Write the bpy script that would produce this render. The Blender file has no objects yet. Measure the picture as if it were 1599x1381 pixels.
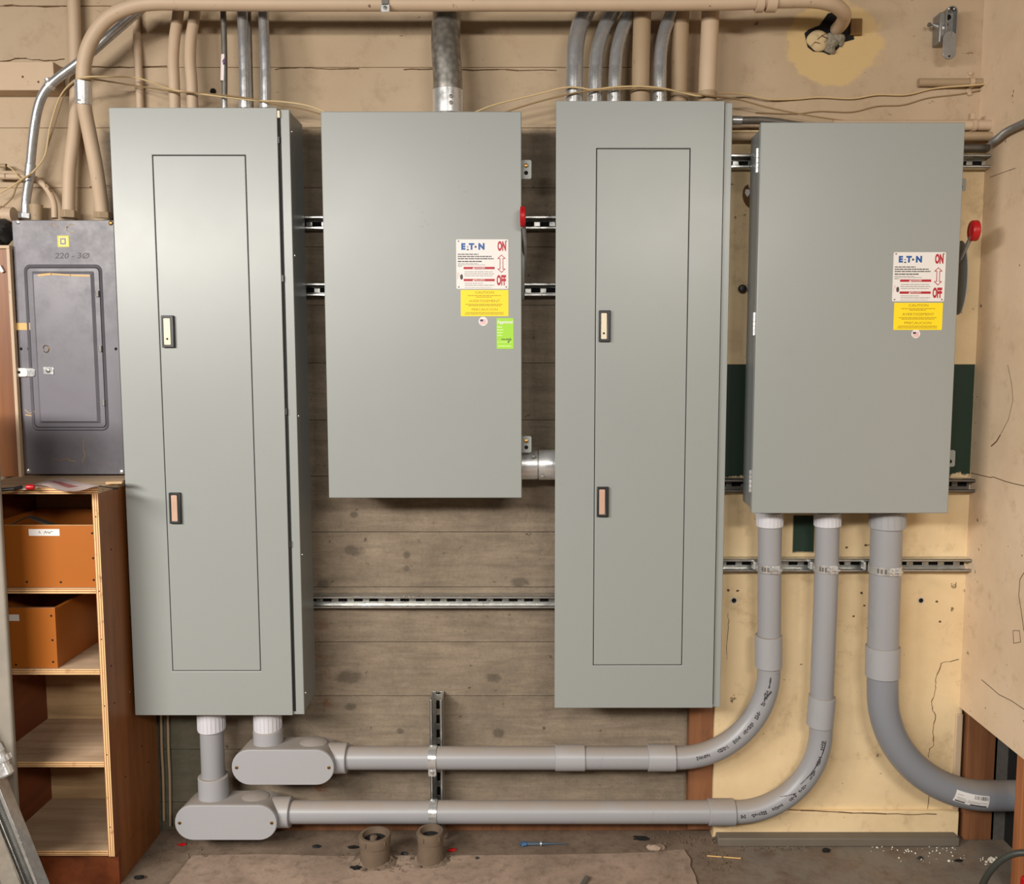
import bpy, bmesh, math, random
from mathutils import Vector, Matrix
random.seed(7)
C = bpy.context.scene.collection
scene = bpy.context.scene
# ------------------------------------------------------------------ camera model
F, CX, CY, PITCH = 1380.0, 830.0, 690.5, math.radians(5.4)
CAM = Vector((0, -2.85, 1.583))
cp, sp = math.cos(PITCH), math.sin(PITCH)

def W(x, y, Y):
    """point of the plane at depth Y that the photograph shows at pixel x, y"""
    u, v = (x - CX) / F, (y - CY) / F
    d = Vector((u, cp - v * sp, -sp - v * cp))
    t = (Y - CAM.y) / d.y
    return CAM + d * t

def WZ(x, y, z):
    u, v = (x - CX) / F, (y - CY) / F
    d = Vector((u, cp - v * sp, -sp - v * cp))
    return CAM + d * ((z - CAM.z) / d.z)

def rect(x0, y0, x1, y1, Y):
    ym, xm = (y0 + y1) / 2, (x0 + x1) / 2
    return W(x0, ym, Y).x, W(x1, ym, Y).x, W(xm, y1, Y).z, W(xm, y0, Y).z   # X0,X1,Z0,Z1

# ------------------------------------------------------------------ mesh helpers
def box(bm, x0, x1, y0, y1, z0, z1):
    vs = [bm.verts.new((x, y, z)) for x in (x0, x1) for y in (y0, y1) for z in (z0, z1)]
    for f in ((0, 1, 3, 2), (4, 6, 7, 5), (0, 4, 5, 1), (2, 3, 7, 6), (0, 2, 6, 4), (1, 5, 7, 3)):
        bm.faces.new([vs[i] for i in f])

def obox(bm, c, ax, ay, az):
    """box from centre and three half-axis vectors"""
    c, ax, ay, az = map(Vector, (c, ax, ay, az))
    vs = [bm.verts.new(c + ax * i + ay * j + az * k) for i in (-1, 1) for j in (-1, 1) for k in (-1, 1)]
    for f in ((0, 1, 3, 2), (4, 6, 7, 5), (0, 4, 5, 1), (2, 3, 7, 6), (0, 2, 6, 4), (1, 5, 7, 3)):
        bm.faces.new([vs[i] for i in f])

def frame(bm, o, i, y0, y1):
    """rectangular frame in XZ, o and i are X0,X1,Z0,Z1"""
    def ring(r, y): return [bm.verts.new(p) for p in ((r[0], y, r[2]), (r[1], y, r[2]), (r[1], y, r[3]), (r[0], y, r[3]))]
    a, b, c, d = ring(o, y0), ring(i, y0), ring(o, y1), ring(i, y1)
    for k in range(4):
        n = (k + 1) % 4
        bm.faces.new((a[k], a[n], b[n], b[k])); bm.faces.new((c[k], d[k], d[n], c[n]))
        bm.faces.new((a[k], c[k], c[n], a[n])); bm.faces.new((b[k], b[n], d[n], d[k]))

def prism(bm, pts, y0, y1):
    """outline of (x,z) points extruded in Y"""
    a = [bm.verts.new((x, y0, z)) for x, z in pts]; b = [bm.verts.new((x, y1, z)) for x, z in pts]
    n = len(pts)
    bm.faces.new(a); bm.faces.new(list(reversed(b)))
    for k in range(n): bm.faces.new((a[k], b[k], b[(k + 1) % n], a[(k + 1) % n]))

def stadium(x0, x1, z0, z1, n=14):
    r = (z1 - z0) / 2; zc = (z0 + z1) / 2; pts = []
    if (x1 - x0) < (z1 - z0):
        r = (x1 - x0) / 2; xc = (x0 + x1) / 2
        for k in range(n + 1): a = math.pi * k / n; pts.append((xc + r * math.cos(a), z1 - r + r * math.sin(a)))
        for k in range(n + 1): a = math.pi + math.pi * k / n; pts.append((xc + r * math.cos(a), z0 + r + r * math.sin(a)))
        return pts
    for k in range(n + 1): a = -math.pi / 2 + math.pi * k / n; pts.append((x1 - r + r * math.cos(a), zc + r * math.sin(a)))
    for k in range(n + 1): a = math.pi / 2 + math.pi * k / n; pts.append((x0 + r + r * math.cos(a), zc + r * math.sin(a)))
    return pts

def rrect(x0, x1, z0, z1, r, n=5):
    pts = []
    for cx, cz, a0 in ((x1 - r, z1 - r, 0), (x0 + r, z1 - r, 90), (x0 + r, z0 + r, 180), (x1 - r, z0 + r, 270)):
        for k in range(n + 1):
            a = math.radians(a0 + 90 * k / n); pts.append((cx + r * math.cos(a), cz + r * math.sin(a)))
    return pts

def smoothpath(pts, res=8):
    pts = [Vector(p) for p in pts]; out = []
    P = [pts[0] * 2 - pts[1]] + pts + [pts[-1] * 2 - pts[-2]]
    for i in range(1, len(P) - 2):
        for k in range(res):
            t = k / res; a, b, c, d = P[i - 1], P[i], P[i + 1], P[i + 2]
            out.append(0.5 * ((2 * b) + (c - a) * t + (2 * a - 5 * b + 4 * c - d) * t * t + (3 * b - a - 3 * c + d) * t ** 3))
    out.append(pts[-1]); return out

def arc(p0, p1, p2, r, n=20):
    """fillet of corner p1 between p0 and p2"""
    p0, p1, p2 = map(Vector, (p0, p1, p2))
    a, b = (p0 - p1).normalized(), (p2 - p1).normalized()
    th = a.angle(b); L = r / math.tan(th / 2); c = p1 + (a + b).normalized() * (r / math.sin(th / 2))
    s, e = p1 + a * L - c, p1 + b * L - c
    tot = s.angle(e); axis = s.cross(e).normalized()
    return [c + Matrix.Rotation(tot * k / n, 3, axis) @ s for k in range(n + 1)]

def frames(pts):
    pts = [Vector(p) for p in pts]; n = len(pts); T = []
    for i in range(n): T.append((pts[min(i + 1, n - 1)] - pts[max(i - 1, 0)]).normalized())
    ref = Vector((0, -1, 0))
    if abs(T[0].dot(ref)) > 0.9: ref = Vector((0, 0, 1))
    N = (ref - T[0] * ref.dot(T[0])).normalized(); out = []
    for t in T:
        N = (N - t * N.dot(t)).normalized(); out.append((t, N, t.cross(N)))
    return pts, out

def tube(bm, pts, r, seg=20, cap=True, radii=None):
    pts, fr = frames(pts); rings = []
    for i, p in enumerate(pts):
        _, N, B = fr[i]; rr = radii[i] if radii else r
        rings.append([bm.verts.new(p + (N * math.cos(2 * math.pi * k / seg) + B * math.sin(2 * math.pi * k / seg)) * rr) for k in range(seg)])
    for a, b in zip(rings, rings[1:]):
        for k in range(seg): bm.faces.new((a[k], a[(k + 1) % seg], b[(k + 1) % seg], b[k]))
    if cap: bm.faces.new(list(reversed(rings[0]))); bm.faces.new(rings[-1])

def lathe(bm, o, axis, prof, seg=28, cap=True):
    """profile of (t,r) turned about axis through o"""
    o, ax = Vector(o), Vector(axis).normalized()
    ref = Vector((0, 0, 1)) if abs(ax.z) < 0.9 else Vector((0, -1, 0))
    N = (ref - ax * ref.dot(ax)).normalized(); B = ax.cross(N); rings = []
    for t, r in prof:
        rings.append([bm.verts.new(o + ax * t + (N * math.cos(2 * math.pi * k / seg) + B * math.sin(2 * math.pi * k / seg)) * max(r, 1e-5)) for k in range(seg)])
    for a, b in zip(rings, rings[1:]):
        for k in range(seg): bm.faces.new((a[k], a[(k + 1) % seg], b[(k + 1) % seg], b[k]))
    if cap: bm.faces.new(list(reversed(rings[0]))); bm.faces.new(rings[-1])

def cyl(bm, p0, p1, r, seg=24):
    p0, p1 = Vector(p0), Vector(p1); d = p1 - p0
    lathe(bm, p0, d, ((0, r), (d.length, r)), seg)

def ribbon(bm, pts, w, Y, th=0.0008):
    """thin flat line of (x,z) points on a wall"""
    for (ax, az), (bx, bz) in zip(pts, pts[1:]):
        d = Vector((bx - ax, 0, bz - az)); L = d.length
        if L < 1e-6: continue
        d /= L; ww = w * random.uniform(.5, 1.3)
        obox(bm, ((ax + bx) / 2, Y - th / 2 + .0002, (az + bz) / 2), d * (L / 2 + w * .2), (0, th / 2, 0), Vector((-d.z, 0, d.x)) * ww / 2)

# ------------------------------------------------------------------ object helpers
ORG = {}
def link(name, bm, mat, loc, bevel=0, ang=32, smooth=True):
    bmesh.ops.recalc_face_normals(bm, faces=bm.faces[:])
    me = bpy.data.meshes.new(name)
    for v in bm.verts: v.co -= loc
    bm.to_mesh(me); bm.free()
    if mat: me.materials.append(mat)
    if smooth:
        for p in me.polygons: p.use_smooth = True
        me.set_sharp_from_angle(angle=math.radians(ang))
    o = bpy.data.objects.new(name, me); C.objects.link(o)
    if bevel:
        m = o.modifiers.new('edge_round', 'BEVEL'); m.width = bevel; m.segments = 2; m.limit_method = 'ANGLE'; m.angle_limit = math.radians(40)
        m.harden_normals = False
    return o

def bmn(): return bmesh.new()

def tag(o, label, cat, group=None, kind=None):
    o['label'] = label; o['category'] = cat
    if group: o['group'] = group
    if kind: o['kind'] = kind
    return o

def thing(name, label, cat, loc, group=None):
    o = bpy.data.objects.new(name, None); C.objects.link(o); o.location = loc; o.empty_display_size = .05
    ORG[o] = Vector(loc); return tag(o, label, cat, group)

def part(name, bm, mat, parent, bevel=0, label=None, ang=32, smooth=True):
    o = link(name, bm, mat, ORG[parent], bevel, ang, smooth); o.parent = parent; ORG[o] = ORG[parent]
    if label: o['label'] = label
    return o

def solo(name, bm, mat, label, cat, group=None, bevel=0, ang=32, kind=None):
    c = Vector((0, 0, 0)); n = len(bm.verts)
    for v in bm.verts: c += v.co
    c /= n; c.z = min(v.co.z for v in bm.verts)
    o = link(name, bm, mat, c, bevel, ang); o.location = c; ORG[o] = c
    return tag(o, label, cat, group, kind)

def struct(name, bm, mat, bevel=0, smooth=True, ang=32):
    o = link(name, bm, mat, Vector((0, 0, 0)), bevel, ang, smooth); o['kind'] = 'structure'; ORG[o] = Vector((0, 0, 0)); return o

def text(name, s, mat, parent, x, z, Y, size, sx=1.0, align='CENTER', label=None, shear=0, bold=0, rot=0, xf=None):
    cu = bpy.data.curves.new('t', 'FONT'); cu.body = s; cu.size = size; cu.align_x = align; cu.align_y = 'CENTER'
    cu.extrude = .00025; cu.shear = shear; cu.offset = bold; cu.resolution_u = 3
    t = bpy.data.objects.new('t', cu); C.objects.link(t)
    bpy.context.view_layer.update()
    me = bpy.data.meshes.new_from_object(t.evaluated_get(bpy.context.evaluated_depsgraph_get()))
    bpy.data.objects.remove(t); bpy.data.curves.remove(cu)
    bm = bmn(); bm.from_mesh(me); bpy.data.meshes.remove(me)
    cr, sr = math.cos(rot), math.sin(rot)
    for v in bm.verts:
        a, b = v.co.x * sx, v.co.y
        v.co = Vector((x + a * cr - b * sr, Y - v.co.z, z + a * sr + b * cr))
    return part(name, bm, mat, parent, 0, label, smooth=False)

# ------------------------------------------------------------------ materials
def lin(c):
    return tuple((v / 255 / 12.92 if v / 255 <= .04045 else ((v / 255 + .055) / 1.055) ** 2.4) for v in c) + (1,)

class NT:
    def __init__(s, name):
        s.m = bpy.data.materials.new(name); s.m.use_nodes = True; s.t = s.m.node_tree
        s.b = s.t.nodes['Principled BSDF']; s.co = s.n('ShaderNodeTexCoord').outputs['Object']
    def n(s, typ, **kw):
        x = s.t.nodes.new(typ)
        for k, v in kw.items(): setattr(x, k, v)
        return x
    def set(s, sock, v):
        if isinstance(v, bpy.types.NodeSocket): s.t.links.new(v, sock)
        else: sock.default_value = v
    def map(s, scale=(1, 1, 1), loc=(0, 0, 0), rot=(0, 0, 0)):
        x = s.n('ShaderNodeMapping'); s.t.links.new(s.co, x.inputs[0])
        x.inputs['Scale'].default_value = scale; x.inputs['Location'].default_value = loc; x.inputs['Rotation'].default_value = rot
        return x.outputs[0]
    def noise(s, scale, detail=5, rough=.55, vec=None, dist=0):
        x = s.n('ShaderNodeTexNoise'); s.t.links.new(vec or s.co, x.inputs['Vector'])
        x.inputs['Scale'].default_value = scale; x.inputs['Detail'].default_value = detail; x.inputs['Roughness'].default_value = rough
        x.inputs['Distortion'].default_value = dist; return x.outputs[0]
    def voro(s, scale, vec=None):
        x = s.n('ShaderNodeTexVoronoi'); s.t.links.new(vec or s.co, x.inputs['Vector']); x.inputs['Scale'].default_value = scale
        return x.outputs['Distance']
    def math(s, op, a, b=0.0, c=0.0, clamp=False):
        x = s.n('ShaderNodeMath', operation=op, use_clamp=clamp)
        s.set(x.inputs[0], a); s.set(x.inputs[1], b); s.set(x.inputs[2], c); return x.outputs[0]
    def rng(s, v, a, b, lo=0.0, hi=1.0):
        x = s.n('ShaderNodeMapRange', interpolation_type='SMOOTHSTEP'); s.set(x.inputs[0], v)
        x.inputs[1].default_value = a; x.inputs[2].default_value = b; x.inputs[3].default_value = lo; x.inputs[4].default_value = hi
        return x.outputs[0]
    def mix(s, f, a, b, mode='MIX'):
        x = s.n('ShaderNodeMix', data_type='RGBA', blend_type=mode); s.set(x.inputs[0], f); s.set(x.inputs[6], a); s.set(x.inputs[7], b)
        return x.outputs[2]
    def xyz(s, sock=None):
        x = s.n('ShaderNodeSeparateXYZ'); s.t.links.new(sock or s.co, x.inputs[0]); return x.outputs
    def normal(s):
        return s.xyz(s.n('ShaderNodeNewGeometry').outputs['Normal'])
    def bump(s, h, strength=.3, dist=.002):
        x = s.n('ShaderNodeBump'); s.set(x.inputs['Height'], h); x.inputs['Strength'].default_value = strength; x.inputs['Distance'].default_value = dist
        s.t.links.new(x.outputs[0], s.b.inputs['Normal'])
    def out(s, col=None, rough=None, metal=None, spec=None):
        for k, v in (('Base Color', col), ('Roughness', rough), ('Metallic', metal), ('Specular IOR Level', spec)):
            if v is not None: s.set(s.b.inputs[k], v)
        return s.m

def plain(name, c, rough=.5, metal=0, var=.12, scale=30, bump=0):
    t = NT(name); a = lin(c); b = tuple(v * (1 - var) for v in a[:3]) + (1,)
    n = t.noise(scale, 4)
    if bump: t.bump(t.noise(scale * 4, 3), bump, .001)
    return t.out(t.mix(n, a, b), rough, metal)

def enamel(name, c, rough=.33, dirt=(120, 112, 98), amount=.14):
    t = NT(name); a = lin(c)
    n1 = t.rng(t.noise(4, 6, .65), .55, .9); n2 = t.rng(t.noise(60, 2), .72, .8)
    col = t.mix(t.math('MULTIPLY', n1, amount), a, lin(dirt)); col = t.mix(t.math('MULTIPLY', n2, .12), col, lin((90, 84, 74)))
    t.bump(t.noise(260, 2), .05, .0005)
    return t.out(col, t.rng(t.noise(3, 4), .2, .8, rough - .02, rough + .03), 0, .6)

def galv(name, c=(196, 198, 200), rough=.3, spangle=.18, metal=1.0, grime=.25):
    t = NT(name); a = lin(c)
    v = t.voro(55); n = t.noise(14, 6, .7)
    col = t.mix(t.rng(v, .1, .9), a, tuple(x * (1 - spangle) for x in a[:3]) + (1,))
    col = t.mix(t.math('MULTIPLY', t.rng(n, .45, .75), grime), col, lin((96, 84, 68)))
    t.bump(t.noise(120, 3), .05, .0008)
    return t.out(col, t.rng(n, .3, .7, rough - .06, rough + .14), metal)

def oldpaint(name, c, chip=(92, 70, 50), rough=.55, chips=.66):
    t = NT(name); a = lin(c); b = tuple(x * .8 for x in a[:3]) + (1,)
    col = t.mix(t.noise(7, 6, .65), a, b)
    ch = t.rng(t.noise(34, 5, .6, t.map((1, 1, .45))), chips, chips + .04)
    col = t.mix(t.math('MULTIPLY', ch, .8), col, lin(chip))
    t.bump(t.noise(45, 5), .25, .0012)
    return t.out(col, rough, 0)

def pvc(name, c):
    t = NT(name); a = lin(c); nz = t.normal()[2]
    col = t.mix(t.math('MULTIPLY', t.noise(6, 6, .7), .22), a, lin((140, 132, 124)))
    streak = t.rng(t.noise(22, 5, .7, t.map((1, 1, .25))), .6, .78)
    col = t.mix(t.math('MULTIPLY', streak, .22), col, lin((92, 86, 82)))
    dust = t.math('MULTIPLY', t.rng(nz, .35, .95), t.rng(t.noise(12, 6, .7), .2, .6, .45, 1.0))
    col = t.mix(t.math('MULTIPLY', dust, .7), col, lin((146, 130, 112)))
    return t.out(col, t.math('ADD', .36, t.math('MULTIPLY', dust, .45)), 0, .5)

def ply_edge(name, d='Z'):
    t = NT(name); z = t.xyz(); n = t.noise(6, 4, .6, t.map((6, 1, 6)))
    w = t.n('ShaderNodeTexWave', wave_type='BANDS', bands_direction=d); t.t.links.new(t.co, w.inputs[0])
    w.inputs['Scale'].default_value = 48; w.inputs['Distortion'].default_value = .35; w.inputs['Detail'].default_value = 2
    col = t.mix(w.outputs[1], lin((232, 194, 140)), lin((150, 100, 60)))
    col = t.mix(t.math('MULTIPLY', t.rng(n, .55, .75), .6), col, lin((110, 76, 46)))
    return t.out(col, .7)

def wood(name, a, b, rough=.5, axis='z', scale=1, dirt=.2):
    t = NT(name); sc = {'z': (26, 26, 1.6), 'x': (1.6, 26, 26), 'y': (26, 1.6, 26)}[axis]
    g = t.noise(scale, 6, .6, t.map(sc), .6); d = t.rng(t.noise(5, 6, .7), .5, .8)
    col = t.mix(t.rng(g, .3, .72), lin(a), lin(b)); col = t.mix(t.math('MULTIPLY', d, dirt), col, lin((70, 50, 36)))
    t.bump(g, .12, .0008)
    return t.out(col, rough)

M = {}
M['panel'] = enamel('grey_enamel', (144, 148, 145), .36)
M['panel_dark'] = enamel('grey_enamel_box', (124, 128, 128), .38)
M['gap'] = plain('gap_shade_black', (14, 14, 14), .7)  # near-black that paints in the shade inside gaps
M['black'] = plain('black_plastic', (34, 35, 36), .4)
M['latch_cream'] = plain('cream_latch_plate', (226, 214, 186), .4)
M['latch_copper'] = plain('copper_latch_plate', (206, 170, 148), .4, .25)
M['galv'] = galv('galvanised_steel', metal=.75)
M['emt'] = galv('emt_steel', (196, 197, 198), .27, .1, .72, .2)
M['emt_dull'] = galv('dull_emt_steel', (128, 124, 118), .38, .14, .6, .5)
M['bigsteel'] = galv('mottled_steel', (172, 168, 160), .36, .4, .8, .45)
M['zinc'] = galv('bright_zinc', (228, 229, 229), .24, .06, .75, .05)
M['strut'] = galv('strut_steel', (204, 204, 200), .3, .14, .85, .2)
M['beigepipe'] = oldpaint('beige_painted_pipe', (202, 177, 149))
M['beigepipe_dirty_shaded'] = oldpaint('dusty_shaded_painted_pipe', (170, 146, 116), (60, 44, 30), .6, .64)  # dusty paint, also the painted shade of the set-back conduit
M['beigewood'] = oldpaint('beige_painted_wood', (200, 174, 144))
M['pvc'] = pvc('grey_pvc', (148, 149, 153))
M['pvc_mid'] = pvc('grey_pvc_coupling', (158, 159, 163))
M['pvc_blue'] = pvc('blue_grey_pvc', (128, 132, 140))
M['pvc_white'] = pvc('pale_pvc_bushing', (206, 206, 212))
M['loadcenter'] = None
M['red'] = plain('red_plastic', (176, 12, 22), .35)
M['redwire'] = plain('red_wire_cap', (190, 20, 26), .4)
M['white'] = plain('white_label', (226, 222, 218), .4, 0, .04)
M['yellow'] = plain('yellow_label', (248, 216, 8), .42, 0, .05)
M['green'] = plain('green_label', (158, 214, 48), .42, 0, .05)
M['ink'] = plain('dark_ink', (64, 60, 62), .5)
M['inkgrey'] = plain('grey_ink', (150, 142, 140), .5)
M['inkyellow'] = plain('brown_ink_on_yellow', (150, 120, 10), .5)
M['inkblue'] = plain('blue_ink', (14, 84, 158), .4)
M['inkred'] = plain('red_ink', (176, 16, 40), .4)
M['inknavy'] = plain('navy_ink', (44, 40, 78), .4)
M['inkpink'] = plain('pale_red_ink', (224, 150, 150), .4)
M['palegreen'] = plain('pale_green_ink', (216, 244, 170), .4)
M['brass'] = plain('brass_screw', (170, 130, 70), .35, .9)
M['cable'] = plain('cream_cable', (206, 180, 134), .5)
M['cable_dark'] = plain('tan_cable', (150, 124, 88), .5)
M['darkcable'] = plain('dusty_black_cable', (52, 54, 48), .5)
M['crack'] = plain('dark_crack', (104, 78, 52), .9)
M['hole'] = plain('dark_hole', (10, 9, 8), .95)
M['brownply'] = wood('brown_laminate', (140, 86, 42), (114, 66, 30), .42, 'z', 1, .35)
M['redply'] = wood('red_brown_laminate', (122, 62, 30), (100, 48, 22), .45, 'y')
M['orangeply'] = plain('orange_brown_laminate', (166, 94, 28), .42, 0, .1, 5)
M['rawply'] = wood('raw_plywood', (206, 174, 130), (170, 138, 100), .7, 'x', 1, .25)
M['dustply'] = wood('dusty_plywood_top', (196, 168, 138), (168, 140, 112), .8, 'x', 1, .35)
M['edge'] = ply_edge('plywood_edge')
M['edge_v'] = ply_edge('plywood_edge_upright', 'X')
M['stud'] = wood('brown_stud', (140, 92, 58), (112, 70, 42), .65, 'z', 1, .5)
M['studbright'] = wood('pine_stud', (170, 108, 66), (140, 84, 48), .6, 'z', 1, .2)
M['tape'] = plain('tan_tape', (222, 180, 112), .6)
M['plastergrey'] = plain('grey_mortar', (150, 142, 124), .9, 0, .4, 40, .6)
M['mortar'] = plain('cream_mortar', (206, 182, 140), .9, 0, .2, 60, .6)
M['amber'] = wood('dark_amber_wood', (116, 80, 24), (92, 60, 16), .6)
M['dusty_iron'] = plain('dust_caked_iron', (112, 94, 76), .9, 0, .4, 26, .6)
M['paperwhite'] = plain('crumpled_white_paper', (236, 222, 220), .6, 0, .06)
M['body_grey'] = galv('cast_grey_metal', (146, 144, 140), .42, .1, .6, .3)
M['toolblack'] = plain('black_rubber_tool', (44, 42, 42), .55, 0, .3, 30, .3)
M['bluegrey'] = plain('blue_grey_plastic', (70, 84, 98), .5, 0, .3, 40)
M['lumber_white'] = plain('white_plaster_crumb', (222, 214, 198), .8)

def loadcenter_mat():
    t = NT('violet_grey_enamel'); a = lin((110, 107, 114))
    z = t.xyz()[2]; n = t.noise(5, 7, .7)
    col = t.mix(t.rng(n, .4, .8), a, lin((90, 87, 94)))
    dusty = t.math('MULTIPLY', t.rng(z, 1.92, 2.03), t.rng(t.noise(26, 6, .7), .25, .75))
    col = t.mix(t.math('MULTIPLY', dusty, .7), col, lin((176, 156, 148)))
    sc = t.rng(t.noise(13, 7, .72, None, 1.2), .665, .69)
    col = t.mix(t.math('MULTIPLY', sc, .7), col, lin((160, 124, 96)))
    return t.out(col, t.rng(n, .3, .7, .34, .5), 0, .5)
M['loadcenter'] = loadcenter_mat()

Z_PAINT = W(850, 197, 0).z
X_LEFT = W(176, 600, 0).x
def wall_mat():
    t = NT('board_formed_concrete'); x, y, z = t.xyz()
    # bare concrete with the print of the form boards
    grain = t.noise(1, 8, .7, t.map((5, 1, 40)), .3); blot = t.noise(4.5, 8, .75); fine = t.noise(90, 4, .75)
    con = t.mix(t.rng(grain, .25, .8), lin((148, 133, 114)), lin((114, 102, 87)))
    con = t.mix(t.math('MULTIPLY', t.rng(fine, .45, .7), .3), con, lin((92, 82, 70)))
    con = t.mix(t.math('MULTIPLY', t.rng(blot, .38, .72), .6), con, lin((90, 80, 68)))
    con = t.mix(t.math('MULTIPLY', t.rng(t.noise(9, 6, .65), .6, .75), .5), con, lin((164, 146, 124)))
    dist = t.math('MULTIPLY', t.math('SUBTRACT', t.noise(34, 7, .7), .5), 3.2)
    for kx, ky, ka, kb in ((553, 860, 15, 9), (635, 866, 6, 6), (634, 888, 6, 5), (545, 1058, 21, 11), (770, 1060, 13, 8), (812, 910, 15, 8), (505, 912, 10, 8), (778, 1145, 9, 8), (548, 1104, 10, 6), (553, 804, 7, 5), (625, 1142, 6, 5), (1068, 1062, 6, 6)):
        k0 = W(kx, ky, 0); s = 2.85 / F * 1.03
        ex = t.math('DIVIDE', t.math('SUBTRACT', x, k0.x), ka * s); ez = t.math('DIVIDE', t.math('SUBTRACT', z, k0.z), kb * s)
        dd = t.math('ADD', t.math('ADD', t.math('MULTIPLY', ex, ex), t.math('MULTIPLY', ez, ez)), dist)
        con = t.mix(t.math('MULTIPLY', t.rng(dd, 1.5, .2), .62), con, lin((72, 64, 55)))
    pit = t.rng(t.noise(36, 5, .6), .665, .70)
    con = t.mix(t.math('MULTIPLY', pit, .7), con, lin((60, 52, 44)))
    rust = t.math('MULTIPLY', t.rng(t.math('ABSOLUTE', t.math('SUBTRACT', x, -.70)), .07, .01), t.rng(t.noise(12, 6, .7), .5, .65))
    rust = t.math('MULTIPLY', rust, t.rng(z, .8, .6))
    con = t.mix(t.math('MULTIPLY', rust, .7), con, lin((112, 62, 32)))
    grn = t.math('MULTIPLY', t.rng(x, -1.0, -1.1), t.rng(z, .5, .4))
    con = t.mix(t.math('MULTIPLY', grn, .6), con, lin((58, 66, 52)))
    # old paint above
    pn = t.noise(2.5, 6, .6)
    pl = t.mix(t.rng(t.noise(1.3, 3), .35, .65), lin((187, 165, 138)), lin((177, 155, 125)))
    pl = t.mix(t.math('MULTIPLY', t.rng(pn, .35, .75), .35), pl, lin((160, 138, 112)))
    stain = t.math('MULTIPLY', t.rng(t.noise(11, 8, .75), .5, .7), .42)
    pl = t.mix(stain, pl, lin((150, 120, 94)))
    chip = t.rng(t.noise(26, 6, .62, t.map((.7, 1, 1.8))), .672, .69)
    pl = t.mix(t.math('MULTIPLY', chip, .75), pl, lin((104, 78, 58)))
    # fresh yellow filler round the hole
    h = W(1302, 66, 0)
    dx, dz = t.math('MULTIPLY', t.math('SUBTRACT', x, h.x), .85), t.math('SUBTRACT', z, h.z)
    rr = t.math('SQRT', t.math('ADD', t.math('MULTIPLY', dx, dx), t.math('MULTIPLY', dz, dz)))
    rr = t.math('ADD', rr, t.math('MULTIPLY', t.math('SUBTRACT', t.noise(13, 5), .5), .09))
    pl = t.mix(t.math('MULTIPLY', t.rng(rr, .137, .120), .75), pl, lin((204, 174, 118)))
    # edge of the paint
    e = t.math('ADD', z, t.math('MULTIPLY', t.math('SUBTRACT', t.noise(9, 7, .75, t.map((.7, 1, 1.6))), .5), .13))
    m = t.rng(e, Z_PAINT - .03, Z_PAINT + .012)
    m2 = t.rng(t.math('ADD', x, t.math('MULTIPLY', t.math('SUBTRACT', t.noise(11, 5), .5), .06)), X_LEFT + .02, X_LEFT - .02)
    m2 = t.math('MULTIPLY', m2, t.rng(z, .45, .55))
    m = t.math('MAXIMUM', m, m2)
    col = t.mix(m, con, pl)
    hgt = t.math('ADD', t.math('MULTIPLY', grain, .8), t.math('MULTIPLY', fine, .3))
    t.bump(hgt, .35, .003)
    return t.out(col, t.math('SUBTRACT', .88, t.math('MULTIPLY', m, .3)), 0, .35)

def plaster_mat(name, a, b, green=False):
    t = NT(name); x, y, z = t.xyz()
    n = t.noise(2.4, 6, .65)
    col = t.mix(t.rng(n, .3, .75), lin(a), lin(b))
    col = t.mix(t.math('MULTIPLY', t.rng(t.noise(10, 8, .75), .52, .72), .42), col, lin((160, 132, 96)))
    chip = t.rng(t.noise(24, 6, .62), .682, .70)
    col = t.mix(t.math('MULTIPLY', chip, .8), col, lin((92, 70, 48)))
    if green:
        for (px0, py0, px1, py1, low) in ((1090, 569, 1519, 742, .09), (1238, 805, 1272, 863, .012)):
            X0, X1, Z0, Z1 = rect(px0, py0, px1, py1, -.055)
            zz = t.math('ADD', z, t.math('MULTIPLY', t.math('SUBTRACT', t.noise(16, 5, .7), .5), low))
            k = t.math('MULTIPLY', t.rng(x, X0 - .003, X0 + .003), t.rng(x, X1 + .003, X1 - .003))
            k = t.math('MULTIPLY', k, t.math('MULTIPLY', t.rng(zz, Z0 - .004, Z0 + .004), t.rng(z, Z1 + .002, Z1 - .002)))
            spk = t.rng(t.noise(60, 3), .74, .77)
            col = t.mix(k, col, t.mix(spk, lin((32, 52, 40)), lin((160, 150, 120))))
    t.bump(t.noise(30, 6, .65), .22, .002)
    return t.out(col, .62, 0, .35)

def floor_mat(name, a, b, c):
    t = NT(name); n = t.noise(3.5, 8, .7, None, .4); f = t.noise(28, 7, .75)
    col = t.mix(t.rng(n, .35, .7), lin(a), lin(b)); col = t.mix(t.math('MULTIPLY', t.rng(f, .45, .7), .6), col, lin(c))
    x = t.xyz()[0]
    g = t.math('MULTIPLY', t.rng(t.math('ADD', x, t.math('MULTIPLY', t.math('SUBTRACT', t.noise(6, 6), .5), .35)), .58, .75), t.rng(t.noise(8, 6, .7), .35, .6))
    col = t.mix(t.math('MULTIPLY', g, .6), col, lin((124, 118, 108)))
    t.bump(f, .5, .004)
    return t.out(col, .88, 0, .25)
# ================================================================== THE SETTING
M['wall'] = wall_mat()
M['plaster'] = plaster_mat('cream_plaster', (230, 206, 164), (214, 188, 146), True)
M['plaster_right'] = plaster_mat('cream_plasterboard', (230, 206, 176), (214, 188, 156))
M['floor'] = floor_mat('dusty_floor', (126, 109, 93), (102, 87, 74), (82, 68, 56))
M['slab'] = floor_mat('dusty_slab', (160, 139, 122), (130, 112, 97), (102, 86, 73))
M['curb'] = plain('grey_painted_curb', (112, 103, 90), .75, 0, .3, 12, .3)
M['column'] = plain('grey_concrete_column', (150, 142, 130), .85, 0, .35, 14, .5)
Yp = -.055
XR = W(1498, 1105, Yp).x
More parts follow.
